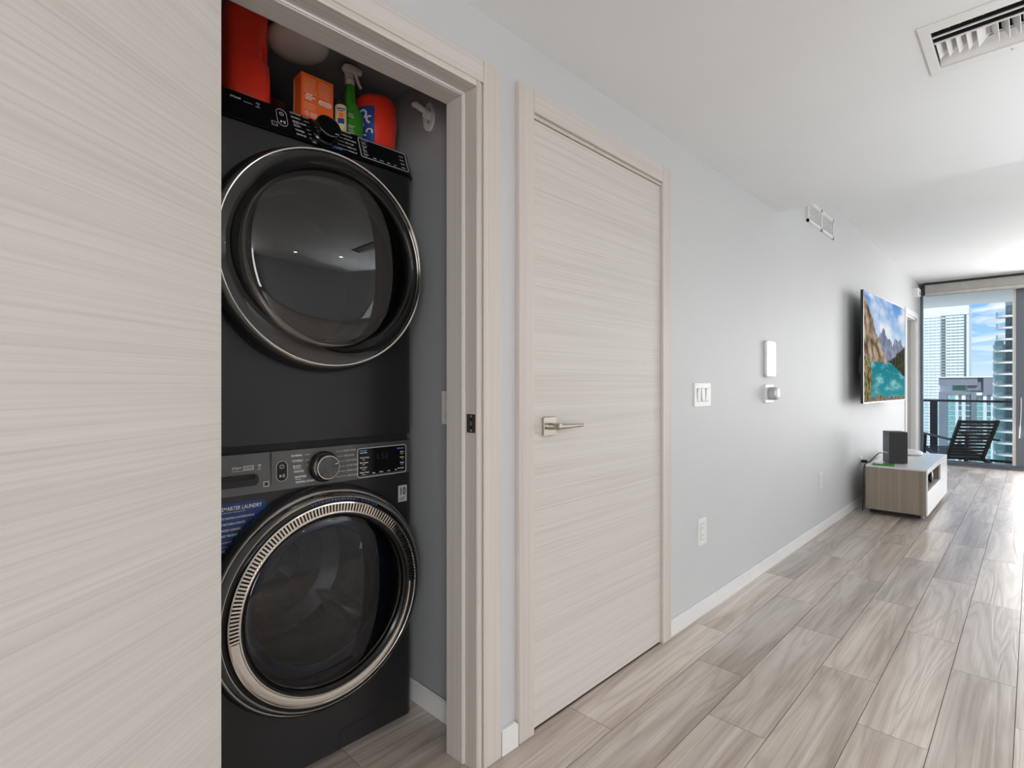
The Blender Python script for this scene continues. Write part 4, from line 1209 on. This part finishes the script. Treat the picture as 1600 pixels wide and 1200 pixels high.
# ================================================================== wall fittings in the hall
def plate(bm, x, z, w, h, r=.004, d=.006):
    prism(bm, rrect(w, h, r), FM(x, WY, z), 0, d, .0015)
sw = thing('triple_switch', 'white triple rocker switch plate on the hall wall right of the door', 'switch', (2.690, WY, 1.147))
bm = bmesh.new(); plate(bm, 2.690, 1.147, .190, .122); obj('plate', bm, M['white_plastic'], sw)
for i, x in enumerate((2.641, 2.690, 2.739)):
    bm = bmesh.new(); frame_ring(bm, rrect(.038, .071, .002), rrect(.0335, .0665, .0015), FM(x, WY, 1.147), .0058, .0070); obj('rocker_gap', bm, M['ink_grey'], sw)
    bm = bmesh.new(); prism(bm, rrect(.033, .066, .0015), FM(x, WY, 1.147) @ Matrix.Rotation((.07, -.07, .07)[i], 4, 'X'), .002, .0095, .001); obj('rocker', bm, M['white_plastic'], sw)
th = thing('wall_panel', 'tall white control panel with bright display on the hall wall', 'control panel', (3.672, WY, 1.368))
bm = bmesh.new(); prism(bm, rrect(.170, .236, .020), FM(3.672, WY, 1.368), 0, .020, .004); obj('housing', bm, M['white_plastic'], th, smooth=True)
bm = bmesh.new(); frame_ring(bm, rrect(.172, .238, .021), rrect(.160, .226, .016), FM(3.672, WY, 1.368), 0, .004); obj('back_rim', bm, M['silver'], th)
bm = bmesh.new(); prism(bm, rrect(.138, .185, .004), FM(3.676, WY, 1.362), .018, .0212); obj('display', bm, M['screen_lit'], th)
dm_ = thing('dimmer_knob', 'white square plate with rounded silver knob below the control panel', 'dimmer', (3.67, WY, 1.142))
bm = bmesh.new(); plate(bm, 3.662, 1.142, .150, .116, .010, .012); obj('plate', bm, M['white_plastic'], dm_)
bm = bmesh.new(); loft(bm, [(.012, .043, .040, 0, 0), (.020, .046, .043, 0, 0), (.046, .045, .042, 0, 0), (.058, .040, .038, 0, 0), (.064, .028, .028, 0, 0), (.066, .012, .012, 0, 0)], FM(3.668, WY, 1.142), n=36, power=3.0)
obj('knob', bm, M['silver'], dm_, smooth=True)
def outlet(x, z, label, plug=False, w=.080, h=.128):
    o = thing('wall_outlet', label, 'outlet', (x, WY, z))
    bm = bmesh.new(); plate(bm, x, z, w, h); obj('plate', bm, M['white_plastic'], o)
    bm = bmesh.new(); prism(bm, rrect(w * .46, h * .56, .002), FM(x, WY, z), .005, .0075); f_ = obj('receptacle', bm, M['white_plastic'], o)
    bm = bmesh.new(); frame_ring(bm, rrect(w * .52, h * .60, .002), rrect(w * .46, h * .56, .002), FM(x, WY, z), .0058, .0066); obj('receptacle_gap', bm, M['ink_grey'], o)
    bm = bmesh.new()
    for s_ in (-1, 1):
        for dx_ in (-.007, .007): box(bm, dx_ - .0012, dx_ + .0012, s_ * .019 - .004, s_ * .019 + .004, .0074, .0078, FM(x, WY, z))
    obj('slots', bm, M['ink_black'], f_)
    return o
outlet(2.685, .432, 'white outlet low on the hall wall nearest the oak door', w=.094, h=.140)
outlet(4.865, .418, 'white outlet low on the wall midway to the cabinet')
outlet(6.300, .405, 'white outlet beside the cabinet with a black plug', w=.085, h=.14)
kp = thing('wall_keypad', 'small pale keypad on the wall behind the television', 'keypad', (6.27, WY, 1.40))
bm = bmesh.new(); plate(bm, 6.27, 1.40, .13, .17, .008, .015); obj('housing', bm, M['silver'], kp)
bm = bmesh.new(); prism(bm, rrect(.085, .11, .004), FM(6.27, WY, 1.40), .014, .0165); obj('keypad_screen', bm, M['rubber'], kp)
sn = thing('motion_sensor', 'small white sensor box high on the wall near the window', 'sensor', (9.62, WY, 2.53))
bm = bmesh.new(); prism(bm, rrect(.20, .115, .012), FM(9.60, WY, 2.53), 0, .075, .010); obj('housing', bm, M['white_plastic'], sn)
bm = bmesh.new(); prism(bm, rrect(.10, .05, .006), FM(9.60, WY, 2.515), .074, .079); obj('sensor_lens', bm, M['silver'], sn)

# wall grille
gr = thing('wall_grille', 'white louvred air grille high on the wall past the dropped ceiling', 'grille', (4.86, WY, 2.535))
GX0, GX1, GZ0, GZ1 = 4.49, 5.225, 2.452, 2.622
GM = FM((GX0 + GX1) / 2, WY, (GZ0 + GZ1) / 2)
gw, gh = GX1 - GX0, GZ1 - GZ0
bm = bmesh.new()
for xa, xb, za, zb in ((-gw / 2, gw / 2, gh / 2 - .02, gh / 2), (-gw / 2, gw / 2, -gh / 2, -gh / 2 + .02), (-gw / 2, -gw / 2 + .025, -gh / 2, gh / 2), (gw / 2 - .025, gw / 2, -gh / 2, gh / 2), (-.014, .014, -gh / 2, gh / 2)):
    box(bm, xa, xb, za, zb, 0, .014, GM)
obj('frame', bm, M['white'], gr)
bm = bmesh.new(); box(bm, -gw / 2 + .02, gw / 2 - .02, -gh / 2 + .015, gh / 2 - .015, 0, .001, GM); obj('duct_shadow', bm, M['vent_dark'], gr)
bm = bmesh.new(); mt_ = Matrix.Rotation(math.radians(-14), 4, 'X'); box(bm, 0, gw / 2 - .046, -.0068, .0068, -.001, .001, mt_)
me = shared(bm, M['white'], 'louvre')
for half in (-gw / 2 + .026, .015):
    for k in range(8):
        o = bpy.data.objects.new('louvre', me); COL.objects.link(o); o.parent = gr
        o.matrix_local = ROOT[gr.name].inverted() @ GM @ Matrix.Translation((half, -gh / 2 + .028 + k * .0163, .0085))

# ceiling air diffuser
df = thing('ceiling_diffuser', 'white air diffuser with slanted vanes in the hall ceiling', 'air vent', (2.373, -.35, SOF))
fx0, fx1, fy0, fy1 = 2.190, 2.558, DY0 - .03, .274
obj('frame', B((fx0, DX0 + .002, fy0, fy1, SOF - .007, SOF), (DX1 - .004, fx1, fy0, fy1, SOF - .007, SOF), (DX0, DX1, DY1 - .002, fy1, SOF - .007, SOF), (DX0, DX1, fy0, DY0 + .002, SOF - .007, SOF), bev=.0015), M['white'], df)
obj('duct', B((DX0, DX0 + .003, DY0, DY1, SOF, 2.555), (DX1 - .003, DX1, DY0, DY1, SOF + .055, 2.555), (DX0, DX1, DY1 - .003, DY1, SOF, 2.555), (DX0, DX1, DY0, DY0 + .003, SOF, 2.555), (DX0, DX1, DY0, DY1, 2.55, 2.556)), M['vent_dark'], df)
for x in (2.281, 2.322):
    bl = obj('blade', B((x, x + .003, DY0 + .003, DY1 - .003, SOF + .001, SOF + .05)), M['vent_dark'], df)
    obj('blade_edge', B((x - .002, x + .005, DY0 + .003, DY1 - .003, SOF - .003, SOF + .0008)), M['white'], bl)
bm = bmesh.new()
p0, p1 = Vector((2.470, 0, SOF + .034)), Vector((2.509, 0, SOF - .003))
v_ = [bm.verts.new((p.x, y, p.z + o_)) for y in (DY0 + .003, DY1 - .003) for p, o_ in ((p0, 0), (p1, 0), (p1, .004), (p0, .004))]
for a, b_, c, d in ((0, 1, 2, 3), (4, 5, 6, 7), (0, 1, 5, 4), (1, 2, 6, 5), (2, 3, 7, 6), (3, 0, 4, 7)): bm.faces.new((v_[a], v_[b_], v_[c], v_[d]))
obj('deflector', bm, M['white'], df)
obj('support_rod', B((2.460, 2.464, DY0 + .003, DY1 - .003, SOF + .036, SOF + .040)), M['white'], df)
bm = bmesh.new(); box(bm, -.064, .070, -.0010, .0010, -.026, .026)
me = shared(bm, M['white'], 'vane')
for k in range(43):
    y = DY1 - .022 - k * .0265
    o = bpy.data.objects.new('vane', me); COL.objects.link(o); o.parent = df
    o.matrix_local = ROOT[df.name].inverted() @ Matrix.Translation((2.394, y, SOF + .025)) @ Matrix.Rotation(math.radians(38 if k < 5 else -24), 4, 'X')
bm = bmesh.new(); box(bm, 2.238, 2.280, -.002, .002, SOF + .012, SOF + .03)
bm.transform(ROOT[df.name].inverted()); me = shared(bm, M['charcoal_front'], 'bar')
for k in range(40):
    o = bpy.data.objects.new('slot_bar', me); COL.objects.link(o); o.parent = df; o.location = (0, .57 - k * .0285, 0)
for x, y in ((2.214, .02), (2.535, .05)):
    bm = bmesh.new(); lathe(bm, [(0, -.0105), (.0035, -.010), (.005, -.007)], Matrix.Translation((x, y, SOF)), 12); obj('screw', bm, M['silver'], df)

# recessed downlights of the hall ceiling
for i, (x, y, lb) in enumerate(((2.40, -1.75, 'round recessed downlight across the hall from the oak door'), (1.30, -2.30, 'round recessed downlight across the hall from the laundry closet'), (-0.6, -1.9, 'round recessed downlight in the ceiling behind the camera'))):
    t = thing('recessed_downlight', lb, 'ceiling light', (x, y, SOF))
    LM = Matrix.Translation((x, y, SOF))
    bm = bmesh.new(); lathe(bm, [(.075, 0), (.075, -.006), (.058, -.008), (.053, -.002)], LM, 36); obj('trim_ring', bm, M['white'], t, smooth=True)
    bm = bmesh.new(); lathe(bm, [(.054, -.004), (0, -.004)], LM, 32); obj('lens', bm, M['lamp_lit'], t)
    light('downlight_beam', 'SPOT', (x, y, SOF - .015), 54, (1.0, 0.985, 0.96), (0, 0, -1), spot_size=math.radians(132), spot_blend=0.6, shadow_soft_size=0.04)

# ================================================================== television
tv = thing('television', 'large thin television on a wall arm showing a mountain lake', 'television', (6.68, 1.090, 1.553), math.radians(-1.9))
T = Matrix(((1, 0, 0, 0), (0, 0, -1, 0), (0, 1, 0, 0), (0, 0, 0, 1)))
tw_, th_ = 1.800, 1.058
bm = bmesh.new(); box(bm, -tw_ / 2, tw_ / 2, 0, .022, -th_ / 2, th_ / 2, bev=.003); obj('casing', bm, M['charcoal'], tv, world=False)
bm = bmesh.new(); box(bm, -.45, .45, -0+.022, .06, -.44, .12, bev=.01); obj('back_housing', bm, M['charcoal'], tv, world=False)
bm = bmesh.new(); frame_ring(bm, rrect(tw_, th_, .004, 2), rrect(tw_ - .016, th_ - .02, .003, 2), T, 0, .004); obj('bezel', bm, M['silver'], tv, world=False)
NX, NZ = 128, 74
bm = bmesh.new()
lay_c = bm.loops.layers.float_color.new('picture')
sw_, sh_ = tw_ - .016, th_ - .02
gv = [[bm.verts.new(((-.5 + i / NX) * sw_, -.0006, (-.5 + j / NZ) * sh_)) for i in range(NX + 1)] for j in range(NZ + 1)]
def fbm(x, y, o=4): return noise.fractal(Vector((x, y, 3.3)), 1.0, 2.0, o)
def mixv(a, b_, t): t = max(0, min(1, t)); return tuple(p + (q_ - p) * t for p, q_ in zip(a, b_))
def pic(u, v):
    """u 0..1 left to right, v 0..1 bottom to top: a turquoise lake below rock walls and a cloudy sky"""
    sky = mixv((.62, .78, .92), (.17, .40, .78), (v - .55) / .45)
    cl_ = fbm(u * 4 + 1, v * 6) * .9 + .25 + (.45 if .35 < u < 1 and .55 < v < .92 else 0) * math.sin(PI * (v - .5) / .45)
    c = mixv(sky, (.90, .91, .93), cl_)
    far = .56 + .10 * fbm(u * 9, 2.0) + .13 * max(0, 1 - abs(u - .42) / .22) + .05 * max(0, 1 - abs(u - .8) / .2)
    if v < far: c = mixv((.20, .24, .36), (.42, .44, .52), .5 + fbm(u * 22, v * 14) * .9)
    wall_l = .97 - 1.15 * u + .07 * fbm(u * 14, 7.0)
    if v < wall_l and u < .55 and v > .36: c = mixv((.17, .12, .085), (.62, .50, .38), .5 + .9 * fbm(u * 18 + v * 7, v * 9 - u * 6))
    hill = .36 + (u - .48) * .42 + .02 * fbm(u * 20, 9.)
    if v < hill and u > .5: c = mixv((.045, .05, .032), (.13, .12, .075), .5 + fbm(u * 25, v * 25))
    shore = .38 - (.42 * max(0, u - .62) ** 1.15) + .012 * fbm(u * 15, 4)
    if v < shore:
        c = mixv((.06, .40, .44), (.02, .27, .33), v / .4)
        c = mixv(c, (.36, .62, .64), max(0, fbm(u * 5 + 4, v * 16) * 1.2 - .05 + (.25 if u > .5 and v < .25 else 0)))
    bank = .15 - .02 * fbm(2, v * 12) + .03 * math.sin(v * 9)
    if u < bank and v < .42: c = mixv((.09, .11, .03), (.45, .38, .24), .5 + fbm(u * 40, v * 22))
    if v < .035 + .05 * max(0, 1 - abs(u - .33) / .08) + .012 * fbm(u * 30, 1): c = mixv((.20, .14, .10), (.42, .33, .25), .5 + fbm(u * 40, v * 40))
    return c
for j in range(NZ):
    for i in range(NX):
        f_ = bm.faces.new((gv[j][i], gv[j][i + 1], gv[j + 1][i + 1], gv[j + 1][i]))
        c = pic((i + .5) / NX, (j + .5) / NZ)
        for l_ in f_.loops: l_[lay_c] = (*[q_ ** 1.25 for q_ in c], 1)
mt_, nt, b_, _ = new_mat('lit_television_picture')
at = nt.nodes.new('ShaderNodeVertexColor'); at.layer_name = 'picture'
b_.inputs['Base Color'].default_value = (.01, .01, .01, 1); b_.inputs['Roughness'].default_value = .9; b_.inputs['Specular IOR Level'].default_value = 0.0
nt.links.new(at.outputs[0], b_.inputs['Emission Color']); b_.inputs['Emission Strength'].default_value = .85
obj('screen', bm, mt_, tv, world=False)
bm = bmesh.new(); box(bm, -.20, .20, .118, .132, -.15, .15); obj('wall_plate', bm, M['charcoal'], tv, world=False)
for z in (-.08, .08):
    obj('mount_arm', bar((-.12, .118, z), (.12, .061, z), .02, .04), M['charcoal'], tv, world=False)

# ================================================================== media cabinet
cb = thing('media_cabinet', 'low media cabinet with greige wood end and white gloss front', 'cabinet', (6.57, .885, 0))
CX0, CX1, CY0, CY1, CZ0, CZ1 = 5.838, 7.312, .655, 1.112, .052, .455
obj('end_panel', B((CX0, CX0 + .022, CY0 + .012, CY1, CZ0, CZ1 - .016), bev=.001), M['greige_wood'], cb)
obj('end_panel', B((CX1 - .022, CX1, CY0 + .012, CY1, CZ0, CZ1 - .016), bev=.001), M['greige_wood'], cb)
obj('top', B((CX0, CX1, CY0, CY1, CZ1 - .0155, CZ1), bev=.001), M['white_gloss'], cb)
obj('bottom_board', B((CX0 + .0225, CX1 - .0225, CY0 + .02, CY1, CZ0, CZ0 + .016)), M['greige_wood'], cb)
obj('back_board', B((CX0 + .0225, CX1 - .0225, CY1 - .012, CY1, CZ0 + .017, CZ1 - .017)), M['greige_wood'], cb)
obj('shelf', B((CX0 + .0225, 6.755, CY0 + .02, CY1 - .013, .250, .266)), M['greige_wood'], cb)
obj('divider', B((6.756, 6.774, CY0 + .02, CY1 - .013, CZ0 + .017, CZ1 - .017)), M['greige_wood'], cb)
obj('face_frame', B((CX0, CX0 + .020, CY0, CY0 + .011, CZ0, CZ1 - .016), (CX0 + .020, CX1, CY0, CY0 + .011, .416, CZ1 - .016)), M['white_gloss'], cb)
obj('drawer_front', B((CX0 + .021, 6.748, CY0, CY0 + .016, CZ0, .262), bev=.001), M['white_gloss'], cb)
obj('door_front', B((6.752, CX1, CY0, CY0 + .016, CZ0, .415), bev=.001), M['white_gloss'], cb)
for x in (5.985, 7.15):
    f_ = obj('foot_bar', B((x - .015, x + .015, CY0 + .055, CY1 - .01, 0, CZ0)), M['charcoal'], cb)
    bm = bmesh.new(); box(bm, x - .018, x + .018, CY0 + .040, CY0 + .062, 0, .042, bev=.004); obj('foot_cap', bm, M['crystal'], f_)

# black tower console on the cabinet
P2 = Vector((6.072, .965, CZ1)); rz = math.atan2(-.866, .5)
gt = thing('game_console', 'black upright tower game console standing on the media cabinet', 'game console', tuple(P2), rz)
gb_ = bmesh.new(); box(gb_, 0, .150, .001, .150, .004, .300, bev=.004); obj('housing', gb_, M['charcoal'], gt, world=False)
bm = bmesh.new(); box(bm, -.0015, .001, .006, .145, .012, .292); ff = obj('front_face', bm, M['charcoal_front'], gt, world=False, label='lighter bluish front face')
bm = bmesh.new(); box(bm, -.0025, -.0012, .03, .11, .262, .267); obj('disc_slot', bm, M['ink_black'], ff, world=False)
bm = bmesh.new(); box(bm, -.0025, -.0012, .02, .14, .090, .105); obj('front_band', bm, M['silver'], ff, world=False)
bm = bmesh.new(); box(bm, .02, .13, .02, .13, 0, .005); obj('base', bm, M['black_matte'], gt, world=False)
# green flat case in front of it
gc = thing('green_case', 'flat bright green case lying at the cabinet edge before the black tower', 'case', (5.915, .985, CZ1))
bm = bmesh.new(); prism(bm, rrect(.10, .17, .012), Matrix.Translation((5.915, .985, CZ1)) @ Matrix.Rotation(.15, 4, 'Z'), 0, .016, .002); obj('shell', bm, M['lime'], gc)
bm = bmesh.new(); prism(bm, rrect(.07, .12, .008), Matrix.Translation((5.915, .985, CZ1)) @ Matrix.Rotation(.15, 4, 'Z'), .016, .0165); obj('sleeve', bm, M['green'], gc)
# white rounded gadget
wg = thing('white_router', 'low white rounded router lying behind the black tower', 'router', (7.02, .925, CZ1))
bm = bmesh.new(); loft(bm, [(CZ1, .10, .085, 7.02, .925), (CZ1 + .012, .115, .10, 7.02, .925), (CZ1 + .032, .112, .097, 7.02, .925), (CZ1 + .048, .085, .072, 7.02, .925), (CZ1 + .055, .045, .04, 7.02, .925), (CZ1 + .057, .01, .01, 7.02, .925)], n=32, power=2.2)
obj('shell', bm, M['white_plastic'], wg, smooth=True)
bm = bmesh.new(); loft(bm, [(CZ1 - .0, .09, .075, 7.02, .925), (CZ1 + .004, .118, .103, 7.02, .925), (CZ1 + .008, .118, .103, 7.02, .925)], n=32, power=2.2); obj('base_band', bm, M['silver'], wg, smooth=True)
# headset in the open niche
hs = thing('headset', 'black and silver headset resting in the open niche of the cabinet', 'headset', (6.44, .735, .266))
for y in (.700, .775):
    bm = bmesh.new(); lathe(bm, [(0, -.014), (.032, -.014), (.040, -.006), (.040, .008), (.034, .014), (0, .015)], Matrix.Translation((6.44, y, .3065)) @ Matrix.Rotation(PI / 2, 4, 'X'), 24)
    obj('ear_cup', bm, M['black_matte'], hs, smooth=True)
    bm = bmesh.new(); lathe(bm, [(.036, -.0155), (.031, -.017), (.026, -.0155)], Matrix.Translation((6.44, y - .028 * 0, .3065)) @ Matrix.Rotation(-PI / 2, 4, 'X') @ Matrix.Rotation(PI, 4, 'X'), 24)
    obj('silver_ring', bm, M['silver'], hs, smooth=True)
bm = bmesh.new(); tube(bm, [(6.44 + .07 * math.sin(a) * .9, .7375 - .048 * math.cos(a), .315 + .085 * math.sin(a)) for a in [PI * k / 16 for k in range(17)]], .0085, 8)
obj('headband', bm, M['silver'], hs, smooth=True)
# cables
pl = thing('power_plug', 'black power plug in the outlet beside the cabinet', 'plug', (6.285, 1.235, .435))
bm = bmesh.new(); box(bm, 6.265, 6.305, 1.185, 1.2315, .418, .446, bev=.005); obj('plug_body', bm, M['black_matte'], pl)
bm = bmesh.new(); tube(bm, [(6.285, 1.186, .432), (6.27, 1.165, .430), (6.25, 1.15, .425)], [.006, .005, .004], 8); obj('strain_relief', bm, M['black_matte'], pl)
bm = bmesh.new(); tube(bm, smooth_path([(6.25, 1.15, .425), (6.18, 1.135, .425), (6.08, 1.118, .462), (6.09, 1.09, .500), (6.15, 1.065, .535), (6.19, 1.045, .54)]), .0042, 8)
solo('power_cable', bm, M['black_matte'], 'black cable looping from the plug up to the black tower', 'cable', smooth=True)
bm = bmesh.new(); tube(bm, smooth_path([(6.30, 1.185, .36), (6.16, 1.150, .40), (6.02, 1.128, .448), (5.90, 1.126, .452), (5.853, 1.128, .40), (5.845, 1.130, .25), (5.87, 1.14, .06), (5.95, 1.16, .006)]), .0045, 8)
solo('video_cable', bm, M['black_matte'], 'black cable dropping behind the cabinet end to the floor', 'cable', smooth=True)
